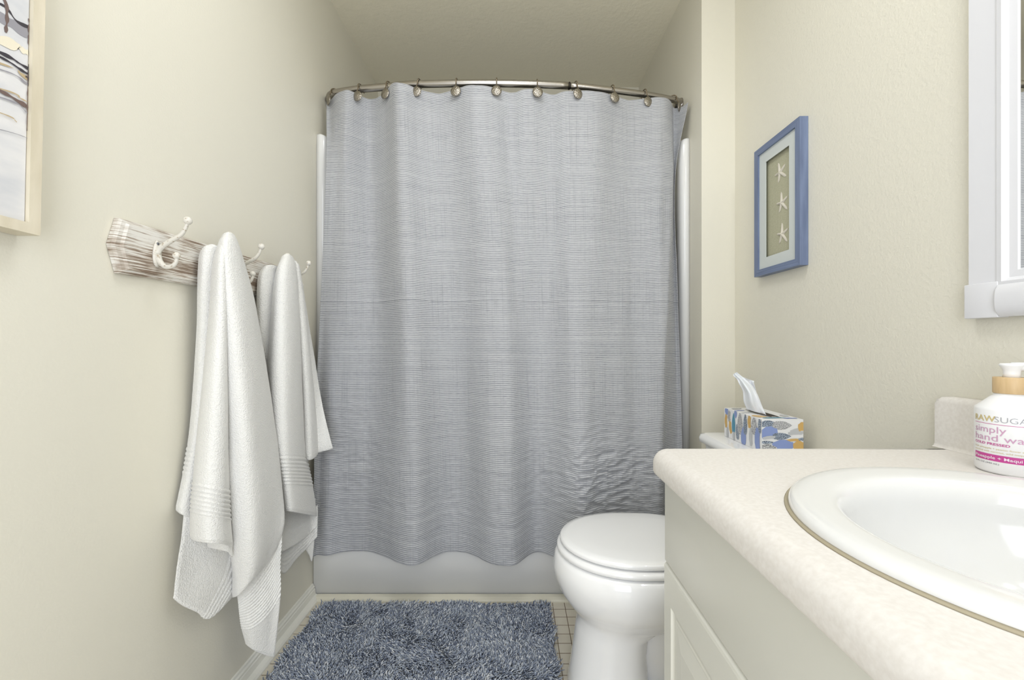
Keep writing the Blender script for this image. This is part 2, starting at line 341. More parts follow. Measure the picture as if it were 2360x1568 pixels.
# curtain hooks
ORD = ['first', 'second', 'third', 'fourth', 'fifth', 'sixth', 'seventh', 'eighth', 'ninth', 'tenth', 'eleventh']
RINGM = mat('ring_nickel', lin(150, 138, 120), 0.35, 1.0)
def make_hook():
    t = thing('curtain_hook', (0, 0, 0), 'x', 'curtain hook', 'hammered disc hooks along the curtain rod')
    bm = bmesh.new(); r = .0175; p = []
    for k in range(15):
        a = math.radians(-40+k*16.4); p.append((0, -math.sin(a)*0-r*math.cos(a)*-1*-1, r*math.sin(a)))
    r = .0190; p = [(0, -r*math.cos(math.radians(a)), r*math.sin(math.radians(a))) for a in range(200, -20, -16)]
    p += [(0, -.0225, -.014), (0, -.0290, -.024), (0, -.0295, -.034), (0, -.0295, -.042)]
    tube(bm, spline(p, 40), .0021, 8); bmobj('ring', bm, RINGM, t)
    bm = bmesh.new(); M = Matrix.Rotation(PI/2, 3, 'X')
    lathe(bm, [(.0005, -.001), (.0185, -.001), (.0202, .0004), (.0202, .0018), (.0180, .0038), (.0125, .0062), (.0065, .0076), (.0005, .0081)], (0, -.0305, -.047), 36, M)
    bmobj('disc', bm, HAM, t); return t
h0 = make_hook()
def dup(t, loc, rot, label):
    r = t.copy(); C.objects.link(r); r.location = loc; r.rotation_euler = rot; r['label'] = label
    for ch in list(t.children):
        c = ch.copy(); C.objects.link(c); c.parent = r
    return r
yaw = [-50, -17, -28, -11, -8, 0, 5, 22, 20, 18, 54]
roll = [-14, -8, -8, 0, -3, 0, 1, 5, 5, 1, 10]
for i, (x, y) in enumerate(HOOKS):
    lab = f'brushed nickel curtain hook with hammered round disc, {ORD[i]} from the left on the rod'
    if i == 10: lab = 'nickel curtain hook turned nearly edge-on at the right end of the rod'
    if i == 0: lab = 'nickel curtain hook with hammered disc turned sideways at the left end of the rod'
    R = (0, math.radians(roll[i]), math.radians(yaw[i]*-1*-1))
    if i == 0: h0.location = (x, y, RZ); h0.rotation_euler = R; h0['label'] = lab
    else: dup(h0, (x, y, RZ), R, lab)

# ------------------------------------------------------------ bath rug
rug = thing('bath_rug', (-.30, 1.30, 0), 'shaggy slate blue-grey bath rug on the tile floor in front of the tub', 'rug')
RX0, RX1, RY0, RY1 = -.737, .130, .98, 1.607
bm = bmesh.new(); cx, cy = (RX0+RX1)/2, (RY0+RY1)/2; hx, hy = (RX1-RX0)/2-.012, (RY1-RY0)/2-.012
rings(bm, [rrect(cx, cy, hx, hy, .03, .0005), rrect(cx, cy, hx, hy, .03, .007)])
bmobj('backing', bm, mat('rug_backing', lin(84, 92, 108), .95), rug)
PILE = mat('shag_yarn', (1, 1, 1, 1), .85, sheen=.15)
nt = PILE.node_tree; at = node(nt, 'ShaderNodeAttribute', attribute_name='yarn'); nt.links.new(at.outputs['Color'], nt.nodes['Principled BSDF'].inputs['Base Color'])
sp_ = .0044
gx, gy = np.meshgrid(np.arange(RX0+.008, RX1-.008, sp_), np.arange(RY0+.008, RY1-.008, sp_*1.05))
gx = gx.ravel()+rng.uniform(-.0018, .0018, gx.size); gy = gy.ravel()+rng.uniform(-.0018, .0018, gy.size)
cxd = np.minimum(gx-RX0, RX1-gx); cyd = np.minimum(gy-RY0, RY1-gy); keep = ~((cxd < .03) & (cyd < .03) & ((.03-cxd)**2+(.03-cyd)**2 > .03**2))
gx, gy = gx[keep], gy[keep]; N = gx.size
ang = np.array([mnoise.noise(Vector((x*5.5, y*5.5, 0)))*5.0+mnoise.noise(Vector((x*17, y*17, 3)))*2.2 for x, y in zip(gx, gy)])+rng.normal(0, .55, N)
lean = np.clip(.50+np.array([mnoise.noise(Vector((x*7, y*7, 7))) for x, y in zip(gx, gy)])*.9+rng.normal(0, .16, N), .1, 1.15)
lx, ly = np.cos(ang)*lean, np.sin(ang)*lean
ex = np.clip(1-(gx-RX0)/.03, 0, 1)*-.5+np.clip(1-(RX1-gx)/.03, 0, 1)*.55; ey = np.clip(1-(gy-RY0)/.03, 0, 1)*-.5+np.clip(1-(RY1-gy)/.03, 0, 1)*.3
lx += ex; ly += ey
L = rng.uniform(.020, .027, N)
K, RS = 4, 3
rad = np.array([.0017, .0024, .0024, .0016]); V = np.zeros((N, K*RS+1, 3)); tt = np.array([0, .36, .7, .95])
curl = rng.uniform(-1, 1, N)*1.4
for k in range(K):
    t = tt[k]; bend = t**1.6
    cxk = gx+lx*L*bend*.85+np.sin(t*6+curl*3)*.0022; cyk = gy+ly*L*bend*.85+np.cos(t*6+curl*3)*.0022; czk = .006+L*t*(1-.33*np.minimum(lean, 1)*t)
    for q in range(RS):
        a = 2*PI*q/RS+curl*3+t*2; V[:, k*RS+q, 0] = cxk+rad[k]*np.cos(a); V[:, k*RS+q, 1] = cyk+rad[k]*np.sin(a); V[:, k*RS+q, 2] = czk
V[:, -1, 0] = gx+lx*L*.9; V[:, -1, 1] = gy+ly*L*.9; V[:, -1, 2] = .006+L*(1.02-.33*np.minimum(lean, 1))
V[:, :, 0] = np.clip(V[:, :, 0], -.772, 1)
V[:, :, 1] = np.clip(V[:, :, 1], 0, 1.63)
quads = []
for k in range(K-1):
    for q in range(RS): quads.append((k*RS+q, k*RS+(q+1) % RS, (k+1)*RS+(q+1) % RS, (k+1)*RS+q))
tris = [((K-1)*RS+q, (K-1)*RS+(q+1) % RS, K*RS) for q in range(RS)]
offs = (np.arange(N)*(K*RS+1))[:, None, None]
qa = (np.array(quads)[None]+offs).reshape(-1, 4); ta = (np.array(tris)[None]+offs).reshape(-1, 3)
me = bpy.data.meshes.new('pile'); me.vertices.add(N*(K*RS+1)); me.vertices.foreach_set('co', V.astype(np.float32).ravel())
me.loops.add(qa.size+ta.size); me.loops.foreach_set('vertex_index', np.concatenate([qa.ravel(), ta.ravel()]).astype(np.int32))
me.polygons.add(len(qa)+len(ta)); me.polygons.foreach_set('loop_start', np.concatenate([np.arange(len(qa))*4, qa.size+np.arange(len(ta))*3]).astype(np.int32))
me.update(calc_edges=True)
pal = np.array([lin(122, 132, 153), lin(156, 166, 184), lin(190, 198, 209), lin(238, 240, 242), lin(206, 212, 220)])
ci = rng.choice(5, N, p=[.27, .27, .22, .10, .14]); colr = pal[ci][:, None, :]*np.ones((1, K*RS+1, 1)); colr[:, :, 3] = 1
ca = me.color_attributes.new('yarn', 'FLOAT_COLOR', 'POINT'); ca.data.foreach_set('color', colr.astype(np.float32).ravel())
o = link('pile', me, PILE, rug); o['kind'] = 'stuff'

# ------------------------------------------------------------ toilet
TY = 1.25
toi = thing('toilet', (.45, TY, 0), 'white porcelain toilet with closed lid between the vanity and the tub', 'toilet')
def egg(xf, xb, hw, z, n=48, sq=2.25, yc=TY, xm=None):
    if xm is None: xm = xf+(xb-xf)*.48
    out = []
    for k in range(n):
        a = 2*PI*k/n; c, s = math.cos(a), math.sin(a)
        ax = (xm-xf) if c < 0 else (xb-xm); e = 2.0 if c < 0 else sq+.8
        out.append((xm+ax*math.copysign(abs(c)**(2/e), c), yc+hw*math.copysign(abs(s)**(2/e), s), z))
    return out
bm = bmesh.new()
rings(bm, [egg(.152, .385, .118, .001, xm=.27), egg(.150, .385, .119, .012, xm=.27), egg(.158, .375, .112, .05, xm=.27), egg(.168, .37, .107, .12, xm=.27), egg(.176, .375, .108, .18, xm=.28), egg(.180, .42, .112, .208, xm=.29),
           egg(.170, .50, .126, .228, xm=.31), egg(.146, .56, .150, .256, xm=.32), egg(.126, .60, .170, .288, xm=.32), egg(.112, .62, .183, .325, xm=.32), egg(.109, .63, .187, .352, xm=.32), egg(.114, .63, .184, .380, xm=.32), egg(.121, .63, .178, .391, xm=.32), egg(.135, .62, .165, .393, xm=.32)])
rings(bm, [egg(.30, .66, .075, .001), egg(.30, .66, .072, .14), egg(.32, .68, .085, .22), egg(.35, .76, .11, .30), egg(.38, .80, .12, .36), egg(.40, .80, .12, .388)])
rings(bm, [egg(.25, .62, .104, .001), egg(.25, .62, .103, .035), egg(.26, .61, .095, .05), egg(.27, .60, .08, .054)])
bmobj('bowl', bm, PORC, toi)
bm = bmesh.new()
rings(bm, [egg(.128, .545, .172, .396), egg(.1205, .55, .180, .399), egg(.1195, .55, .181, .406), egg(.122, .55, .178, .412), egg(.130, .54, .170, .4145)])
bmobj('seat', bm, PORC, toi)
bm = bmesh.new()
rings(bm, [egg(.140, .545, .160, .418), egg(.131, .55, .170, .4195), egg(.1285, .552, .172, .424), egg(.1285, .552, .172, .429), egg(.133, .55, .168, .4335), egg(.150, .54, .152, .4365), egg(.20, .50, .105, .4385), egg(.27, .44, .04, .439)])
bmobj('lid', bm, PORC, toi)
boxobj('hinge', (.555, .585, TY-.11, TY+.11, .396, .43), PORC, toi, bevel=.006)
bm = bmesh.new(); rings(bm, [rrect(.733, TY, .086, .175, .03, .39), rrect(.730, TY, .092, .190, .03, .52), rrect(.729, TY, .096, .196, .03, .664)])
bmobj('tank', bm, PORC, toi)
bm = bmesh.new(); rings(bm, [rrect(.7235, TY, .100, .203, .025, .664), rrect(.7235, TY, .106, .209, .03, .668), rrect(.7235, TY, .107, .210, .03, .680), rrect(.7235, TY, .103, .206, .03, .691), rrect(.7235, TY, .092, .195, .03, .695)])
bmobj('tank_lid', bm, PORC, toi)
bm = bmesh.new(); tube(bm, [(.632, 1.39, .61), (.615, 1.39, .61), (.611, 1.38, .61), (.610, 1.33, .607)], [.009, .009, .006, .005], 10)
bmobj('flush_lever', bm, NICK, toi)

# ------------------------------------------------------------ tissue box and tissue
bx = thing('tissue_box', (.7375, 1.284, .6955), 'patterned tissue box with blue, grey and mustard brush dabs on the toilet tank', 'tissue box')
bx0, bx1, by0, by1, bz0, bz1 = .680, .795, 1.178, 1.390, .6955, .787
PMATS = [mat('carton_white', lin(240, 240, 240), .35), mat('dab_blue', lin(140, 158, 208), .35), mat('dab_mustard', lin(214, 176, 108), .35), mat('dab_teal', lin(88, 150, 176), .35), mat('dab_grey', lin(196, 198, 200), .35), mat('slot_dark', lin(60, 52, 44), .8)]
def speckle(name, c1, c2):
    m = mat(name, c1, .4); return noise_mix(m, c1, c2, 620, lo=.49, hi=.53, detail=1)
PMATS += [speckle('dab_speckle_dark', lin(52, 66, 88), lin(190, 202, 216)), speckle('dab_speckle_light', lin(120, 122, 126), lin(228, 228, 228))]
bm = bmesh.new(); cxb, cyb = (bx0+bx1)/2, (by0+by1)/2
box(bm, bx0, bx1, by0, by1, bz0, bz1-.0002)
def leaf(bm, frame, u, v, L, W, ang, mi, kind=0, eps=.0004):
    o, du, dv, nrm, (ulim, vlim) = frame; n = 22; out = []
    for k in range(n):
        a = 2*PI*k/n; c, s = math.cos(a), math.sin(a)
        if kind == 0: lx_, ly_ = L*c, W*s*(1-.55*c)*(1-.12*math.cos(3*a))
        else: lx_, ly_ = L*math.copysign(abs(c)**.6, c), W*math.copysign(abs(s)**.7, s)*(1+.18*math.sin(5*a))
        uu = u+lx_*math.cos(ang)-ly_*math.sin(ang); vw = v+lx_*math.sin(ang)+ly_*math.cos(ang)
        uu = min(max(uu, 0.0002), ulim-.0002); vw = min(max(vw, .0002), vlim-.0002)
        out.append(bm.verts.new(o+du*uu+dv*vw+nrm*eps))
    try:
        f = bm.faces.new(out); f.material_index = mi
    except Exception: pass
V3 = Vector
front = (V3((bx0, by0, bz0)), V3((1, 0, 0)), V3((0, 0, 1)), V3((0, -1, 0)), (bx1-bx0, bz1-bz0))
side = (V3((bx0, by1, bz0)), V3((0, -1, 0)), V3((0, 0, 1)), V3((-1, 0, 0)), (by1-by0, bz1-bz0))
top = (V3((bx0, by0, bz1)), V3((1, 0, 0)), V3((0, 1, 0)), V3((0, 0, 1)), (bx1-bx0, by1-by0))
bh = bz1-bz0
for q, (u, v, L_, W_, a, mi_, kd) in enumerate([(.016, .076, .022, .0085, 0, 6, 1), (.056, .072, .027, .012, 0, 7, 0), (.02, .052, .024, .016, .1, 1, 1), (.055, .043, .026, .0095, 0, 6, 0), (.094, .052, .022, .005, .05, 4, 1), (.098, .060, .02, .004, .2, 4, 1),
        (.112, .068, .012, .012, 0, 2, 1), (.088, .033, .022, .0035, .05, 2, 1), (.112, .035, .011, .004, 0, 6, 1), (.058, .019, .03, .0135, 0, 1, 1), (.016, .027, .018, .004, 0, 6, 0), (.02, .012, .022, .010, 0, 7, 0), (.102, .018, .016, .012, .1, 2, 1), (.02, .04, .018, .004, .1, 4, 1)]):
    leaf(bm, front, u, v*bh/.088, L_, W_, a, mi_, kd, .0004+.00005*q)
for q, (u, v, L_, W_, a, mi_, kd) in enumerate([(.016, .082, .012, .010, PI/2, 1, 1), (.012, .050, .022, .008, PI/2, 2, 1), (.032, .068, .018, .009, PI/2, 7, 1), (.040, .035, .02, .008, PI/2+.2, 2, 1), (.060, .052, .032, .010, PI/2, 3, 0), (.072, .08, .012, .008, -PI/2, 1, 0),
        (.082, .030, .024, .009, PI/2+.15, 6, 0), (.098, .058, .034, .014, PI/2, 7, 0), (.118, .025, .028, .014, PI/2, 1, 0), (.128, .062, .032, .010, PI/2, 6, 0), (.150, .072, .018, .008, PI/2, 2, 1), (.158, .03, .026, .008, PI/2, 4, 1), (.175, .066, .026, .014, PI/2, 7, 0), (.192, .03, .034, .012, PI/2, 1, 1), (.203, .07, .02, .007, PI/2, 6, 1), (.022, .014, .02, .006, PI/2, 4, 1), (.062, .012, .014, .006, PI/2, 4, 1)]):
    leaf(bm, side, u, v*bh/.09, L_, W_, a, mi_, kd, .0004+.00005*q)
for q, (u, v, L_, W_, a, mi_, kd) in enumerate([(.05, .025, .035, .008, .1, 3, 0), (.09, .018, .02, .008, .1, 1, 1), (.02, .05, .016, .018, .2, 2, 1), (.012, .11, .02, .004, .3, 4, 1), (.014, .15, .02, .006, .2, 1, 1), (.1, .06, .02, .01, 1.2, 4, 1), (.03, .19, .02, .01, .4, 7, 0), (.095, .17, .02, .008, .8, 1, 0)]):
    leaf(bm, top, u, v, L_, W_, a, mi_, kd, .0004+.00005*q)
leaf(bm, top, .0575, .100, .020, .072, 0, 4, 1, .0009)
leaf(bm, top, .0575, .100, .017, .066, 0, 5, 1, .0011)
bmobj('carton', bm, PMATS, bx, smooth=False)
# tissue: a pinched sheet rising from the slot and leaning to the left
TIS = mat('tissue_paper', lin(246, 247, 250), .7)
TIS.node_tree.nodes['Principled BSDF'].inputs['Subsurface Weight'].default_value = .15
def tisrow(a, b_, y0, dy, bulge):      # left px, right px ... polyline across
    out = []
    for k in range(9):
        t = k/8; px = a[0]+(b_[0]-a[0])*t; py = a[1]+(b_[1]-a[1])*t
        Y = y0+dy*t+bulge*math.sin(t*PI)+.004*math.sin(t*11)
        out.append(tuple(P(px, py, Y)))
    return out
def sheet(rows_, nu, nv):
    A = np.array(rows_, float); out = []
    for tv_ in np.linspace(0, A.shape[0]-1, nv):
        row = cr(A, tv_)
        for tu_ in np.linspace(0, A.shape[1]-1, nu): out.append(cr(row, tu_))
    return out
tr = [tisrow((1722, 944), (1766, 957), 1.30, -.05, -.008), tisrow((1714, 925), (1757, 938), 1.295, -.035, -.02), tisrow((1712, 902), (1748, 915), 1.295, -.03, -.022),
      tisrow((1704, 886), (1737, 894), 1.30, -.01, -.02), tisrow((1698, 874), (1722, 878), 1.305, 0, -.01), tisrow((1690, 866), (1705, 864), 1.31, 0, -.004), tisrow((1691, 862), (1698, 858), 1.312, 0, -.002)]
tr2 = [tisrow((1730, 915), (1752, 925), 1.30, 0, .01), tisrow((1718, 890), (1744, 905), 1.305, 0, .012), tisrow((1708, 874), (1738, 884), 1.31, 0, .008), tisrow((1708, 868), (1738, 879), 1.31, .004, .002)]
tis = thing('tissue', (.72, 1.28, .79), 'white paper tissue pulled up out of the patterned box', 'tissue')
for rws in (tr, tr2):
    me = grid_mesh('sheet', sheet(rws, 40, 50), 40, 50); o = link('sheet', me, TIS, tis); s_ = o.modifiers.new('t', 'SOLIDIFY'); s_.thickness = .0006

# ------------------------------------------------------------ vanity
YE, CZ, CX0 = .830, .7985, .2585
van = thing('vanity_cabinet', (.56, .25, 0), 'white painted vanity cabinet with a raised panel door along the right wall', 'cabinet')
VX0 = .2855; VY1 = .815; VY0 = -.35
bm = bmesh.new()
for bb in ((VX0+.018, XR-.001, VY0, VY0+.016, .09, .7505), (VX0+.018, XR-.001, VY1-.016, VY1, .09, .7505), (VX0+.018, VX0+.034, VY0+.016, VY1-.016, .09, .7505), (XR-.013, XR-.001, VY0+.016, VY1-.016, .09, .7505), (VX0+.034, XR-.013, VY0+.016, VY1-.016, .09, .106)): box(bm, *bb)
bmobj('body', bm, CAB, van, smooth=False)
boxobj('toe_kick', (VX0+.07, XR-.001, VY0, VY1-.01, .001, .09), CAB, van)
boxobj('drawer_front', (VX0-.002, VX0+.018, VY0+.01, VY1-.001, .5845, .7495), CAB, van, bevel=.003)
def door(y0, y1, z0, z1):
    bm = bmesh.new(); x = VX0-.004
    # concentric rectangles: (inset, depth offset)
    steps = [(0, .020), (0, .006), (.003, .001), (.008, 0), (.040, 0), (.043, .003), (.046, .0045), (.052, .0045), (.055, .003), (.058, .0035), (.085, 0), (.088, -.0005)]
    rs = []
    for ins, d in steps:
        top_extra = .024 if ins >= .04 else 0
        rs.append([(x+d, y0+ins, z0+ins), (x+d, y1-ins, z0+ins), (x+d, y1-ins, z1-ins-top_extra), (x+d, y0+ins, z1-ins-top_extra)])
    rings(bm, rs)
    return bmobj('door', bm, CAB, van, smooth=False)
door(.37, VY1, .10, .5805); door(-.08, .365, .10, .5805)
door(-.345, -.085, .10, .5805)

ct = thing('countertop', (.55, .25, .752), 'pale speckled laminate countertop with rounded front edge on the vanity', 'countertop')
# front-edge profile (distance from front, z), swept along the front and around the far-left corner
npf = [(.034, .7515), (.006, .7515), (.002, .7535), (.0, .758), (.0, .765)]+[(.026*(1-math.cos(t_)), .7985-.0265*(1-math.sin(t_))) for t_ in [PI/2*k_/16 for k_ in range(17)]]+[(.0290, .7985)]
SC = (.556, .42); SA, SB = .245, .235
bm = bmesh.new()
rr = .031; path = []                                     # outline from near-front to far-front corner to wall
path.append((CX0, -.35)); path += [(CX0, YE-rr-.06), (CX0, YE-rr-.01), (CX0, YE-rr)]
for k in range(1, 9):
    a = PI-PI/2*k/8; path.append((CX0+rr+rr*math.cos(a), YE-rr+rr*math.sin(a)))
path.append((XR-.001, YE))
path += [(XR-.06, YE), (XR-.001, YE)]
edge_rows = []
for d, z in npf:
    row = []
    for i, (x, y) in enumerate(path):
        if i <= 3: x = CX0+d
        elif i <= 11:
            a = PI-PI/2*(i-3)/8; x, y = CX0+rr+(rr-d)*math.cos(a), YE-rr+(rr-d)*math.sin(a)
        else: y = YE-d
        row.append((x, y, z))
    edge_rows.append(row)
vr = rings(bm, edge_rows, False, False, closed=False)
bmesh.ops.recalc_face_normals(bm, faces=bm.faces)
inner = [v.co.copy() for v in vr[-1]]                     # flat top with an oval hole for the sink
NH = 96
hole = [Vector((SC[0]+(SA-.02)*math.cos(2*PI*k/NH), SC[1]+(SB-.02)*math.sin(2*PI*k/NH), CZ)) for k in range(NH)]
poly = inner+[Vector((XR-.001, -.35, CZ))]
def ray_out(a):
    d = Vector((math.cos(a), math.sin(a))); best = None
    for p, q in zip(poly, poly[1:]+poly[:1]):
        e = Vector((q.x-p.x, q.y-p.y)); den = d.x*e.y-d.y*e.x
        if abs(den) < 1e-9: continue
        wv_ = Vector((p.x-SC[0], p.y-SC[1])); t = (wv_.x*e.y-wv_.y*e.x)/den; u = (wv_.x*d.y-wv_.y*d.x)/den
        if t > 0 and -1e-6 <= u <= 1+1e-6 and (best is None or t > best): best = t
    return Vector((SC[0]+d.x*best, SC[1]+d.y*best, CZ))
angs = sorted([2*PI*k/NH for k in range(NH)]+[math.atan2(p.y-SC[1], p.x-SC[0]) % (2*PI) for p in poly])
ho = [bm.verts.new((SC[0]+(SA-.02)*math.cos(a), SC[1]+(SB-.02)*math.sin(a), CZ)) for a in angs]; ou = [bm.verts.new(ray_out(a)) for a in angs]
topf = []
for k in range(len(angs)):
    k2 = (k+1) % len(angs)
    try: topf.append(bm.faces.new((ho[k], ou[k], ou[k2], ho[k2])))
    except Exception: pass
for f in bm.faces: f.smooth = True
me = bpy.data.meshes.new('top_slab'); bm.normal_update(); bm.to_mesh(me); bm.free(); link('top_slab', me, COUNTER, ct)
bm = bmesh.new(); bt = .897; bxf = .816
bp = [(XR-.001, CZ+.0002), (bxf-.006, CZ+.0002), (bxf-.002, CZ+.002), (bxf, CZ+.007), (bxf, bt-.012), (bxf+.002, bt-.005), (bxf+.006, bt-.001), (bxf+.011, bt), (XR-.001, bt)]
def bsec(y, top_drop=0): return [(x, y, min(z, bt-top_drop)) for x, z in bp]
rings(bm, [bsec(-.35), bsec(YE-.018), bsec(YE-.009, .0015), bsec(YE-.003, .006), bsec(YE-.0005, .014)])
o = bmobj('backsplash', bm, COUNTER, ct); md = o.modifiers.new('ws', 'EDGE_SPLIT'); md.split_angle = math.radians(50)

# ------------------------------------------------------------ sink
snk = thing('sink', (SC[0], SC[1], CZ), 'round white porcelain drop-in sink set in the vanity countertop', 'sink')
bm = bmesh.new(); n = 96
sp2 = [(1.0, 0.0002, 0), (1.002, .004, 0), (.997, .0078, 0), (.988, .0102, 0), (.975, .0118, 0), (.945, .0132, 0), (.90, .0130, 0), (.85, .0120, 0), (.82, .0114, 0), (.80, .0107, 0), (.785, .0098, 0), (.771, .0082, 0), (.758, .0056, 0), (.747, .0022, 0), (.738, -.002, 0), (.731, -.007, 0), (.7255, -.0125, 0), (.722, -.0185, 0)]
for k_ in range(1, 22):
    q_ = k_/21; s_k = .722*math.cos(q_*PI/2*.95); sp2.append((s_k, -.0185-.1205*math.sin(q_*PI/2)**1.0, 0))
sp2.append((.055, -.143, 0))
icx, icy = SC[0]-.008, SC[1]
rs = []
for s, z, q in sp2:
    cxs = SC[0]+(icx-SC[0])*min(1, (1-s)/.25)
    rs.append([(cxs+SA*s*math.cos(2*PI*k/n), SC[1]+SB*s*math.sin(2*PI*k/n), CZ+z) for k in range(n)])
rings(bm, rs, False, True); bmobj('basin', bm, SINKM, snk)
bm = bmesh.new(); lathe(bm, [(.001, 0), (.021, 0), (.022, .001), (.021, .0022), (.015, .0025), (.001, .001)], (icx, icy, CZ-.1395), 32); bmobj('drain', bm, NICK, snk)
bm = bmesh.new(); rs = []
for s, z in ((1.0, .0003), (1.020, .0003), (1.016, .0014), (1.0, .0025)):
    rs.append([(SC[0]+SA*s*math.cos(2*PI*k/n), SC[1]+SB*s*math.sin(2*PI*k/n), CZ+z) for k in range(n)])
rings(bm, rs+[rs[0]], False, False); o = bmobj('rim_shadow_band', bm, mat('rim_shadow_tan', lin(168, 158, 134), .6), snk); o['label'] = 'tan band painted in for the shadow gap under the sink rim'  # tan ring paints in the shaded gap below the rim overhang

# ------------------------------------------------------------ soap bottle
BL = Vector((.770, .661, CZ+.0005)); BR = .0402
soap = thing('soap_bottle', BL, 'white pump soap bottle with bamboo-look collar and magenta label stripe beside the sink', 'soap bottle')
bm = bmesh.new()
lathe(bm, [(.001, 0), (BR-.003, 0), (BR, .004), (BR, .0965), (BR-.0008, .0992), (BR-.003, .1012), (.0225, .1165), (.0192, .119), (.0188, .124), (.001, .124)], BL, 64)
bmobj('bottle_body', bm, mat('bottle_plastic', lin(243, 243, 243), .28), soap)
WOOD = noise_mix(mat('bamboo_collar', (1, 1, 1, 1), .45), lin(196, 164, 118), lin(222, 194, 150), 90, (1, 1, .12), .3, .7)
bm = bmesh.new(); lathe(bm, [(.001, .1220), (.0198, .1220), (.0204, .1230), (.0204, .1462), (.0198, .1470), (.001, .1470)], BL, 48); bmobj('collar', bm, WOOD, soap)
WP = mat('pump_plastic', lin(246, 246, 246), .3)
bm = bmesh.new(); lathe(bm, [(.001, .1470), (.0098, .1470), (.0092, .153), (.0098, .159), (.0130, .1645), (.0138, .1665), (.0122, .1685), (.001, .169)], BL, 40)
dirn = Vector((.8, -.6, 0))
tube(bm, [BL+Vector((0, 0, .163)), BL+dirn*.02+Vector((0, 0, .164)), BL+dirn*.038+Vector((0, 0, .161)), BL+dirn*.043+Vector((0, 0, .155))], [.0075, .0065, .0055, .005], 12)
bmobj('pump', bm, WP, soap)
VA = math.atan2(-BL.y, -BL.x)                  # direction from bottle towards the camera
A0 = VA-math.radians(69)                       # label starts at the visible left flank
def wrap(me, r):
    for v in me.vertices:
        a = A0+v.co.x/BR; z = v.co.y
        v.co = Vector((BL.x+math.cos(a)*r, BL.y+math.sin(a)*r, BL.z+z))
def text_mesh(s, size, x, y, sx=1.0, bold=0.0):
    c = bpy.data.curves.new('t', 'FONT'); c.body = s; c.size = size; c.offset = bold; c.resolution_u = 3
    o = bpy.data.objects.new('t', c); C.objects.link(o); bpy.context.view_layer.update()
    me = bpy.data.meshes.new_from_object(o.evaluated_get(bpy.context.evaluated_depsgraph_get()))
    bpy.data.objects.remove(o)
    for v in me.vertices: v.co = Vector((x+v.co.x*sx, y+v.co.y, 0))
    return me
lab_m = [mat('ink_gold', lin(206, 188, 132), .4), mat('ink_grey', lin(170, 170, 176), .4), mat('ink_rose', lin(206, 160, 190), .4), mat('ink_magenta', lin(196, 70, 148), .4), mat('ink_white', lin(240, 225, 235), .4), mat('ink_dark', lin(110, 110, 116), .4)]
bml = bmesh.new()
def addtext(s, size, x, y, mi, sx=1.0, bold=0.0, r=.0004):
    me = text_mesh(s, size, x, y, sx, bold); wrap(me, BR+r); k = len(bml.faces); bml.from_mesh(me); bpy.data.meshes.remove(me)
    bml.faces.ensure_lookup_table()
    for f in bml.faces[k:]: f.material_index = mi
def band(x0, x1, y0, y1, mi, r=.0002):
    n = 40; p = []
    for k in range(n+1):
        a = A0+(x0+(x1-x0)*k/n)/BR
        p.append([bml.verts.new((BL.x+math.cos(a)*(BR+r), BL.y+math.sin(a)*(BR+r), BL.z+z)) for z in (y0, y1)])
    for a, b_ in zip(p, p[1:]):
        f = bml.faces.new((a[0], b_[0], b_[1], a[1])); f.material_index = mi
addtext('RAW', .0125, 0, .0795, 0, 1.1, .0002); addtext('SUGAR', .0122, .0302, .0795, 1, 1.1, -.0001)
band(0, .085, .0755, .0762, 3)
addtext('simply', .0145, .001, .0625, 2, 1.15); addtext('hand wash', .0145, .0005, .0500, 2, 1.25)
addtext('COLD PRESSED', .0052, .001, .0435, 3, 1.3, .0001)
addtext('fresh pineapple + passion flower seed', .0036, .001, .0372, 0, 1.2); addtext('enriched with coconut, wild maqui', .0036, .001, .0325, 0, 1.2)
band(0, .085, .0195, .0295, 3)
addtext('Pineapple + Maqui Berry', .0062, .002, .0225, 4, 1.25, .0001, r=.0005)
addtext('15 FL OZ (444 mL)', .0034, .001, .0145, 5, 1.3)
bml.normal_update()
me = bpy.data.meshes.new('label_print'); bml.to_mesh(me); bml.free(); link('label_print', me, lab_m, soap, smooth=False)

# ------------------------------------------------------------ mirror above the sink
mir = thing('wall_mirror', (XR, .44, 1.04), 'white framed mirror on the right wall above the sink', 'mirror')
WF = mat('mirror_frame_white', lin(226, 226, 229), .28)
MY0, MY1, MZ0, MZ1 = .02, .772, 1.043, 1.90
bw = .047
MF = .818
# frame pieces share a moulded profile: (inset from outer edge, x)
fp = [(0, XR-.0005), (0, MF+.003), (.002, MF), (bw-.001, MF), (bw+.001, MF-.002), (bw+.009, MF-.003), (bw+.012, MF+.001), (bw+.015, MF+.004), (bw+.026, MF+.005), (bw+.029, MF+.0095), (bw+.029, XR-.0005)]
bm = bmesh.new(); B_ = .058
zf0, zf1, yf0, yf1 = MZ0+.004, MZ1-.004, MY0+.004, MY1-.001
rs = [[(x, yf0+i_, zf0+i_), (x, yf1-i_, zf0+i_), (x, yf1-i_, zf1-i_), (x, yf0+i_, zf1-i_)] for i_, x in [(a, Vector((b_, 0, 0)).x) for a, b_ in fp]]
rs = [[Vector(p) for p in r] for r in rs]
rings(bm, rs, False, False); bmobj('frame', bm, WF, mir, smooth=False)
for y0_, y1_ in ((MY1-.052, MY1+.002), (MY0-.002, MY0+.052)):
    for z0_, z1_ in ((MZ0, MZ0+.061), (MZ1-.061, MZ1)):
        boxobj('corner_block', (MF-.0035, XR-.0006, y0_, y1_, z0_, z1_), WF, mir, bevel=.0015)
bm = bmesh.new(); q_ = .006
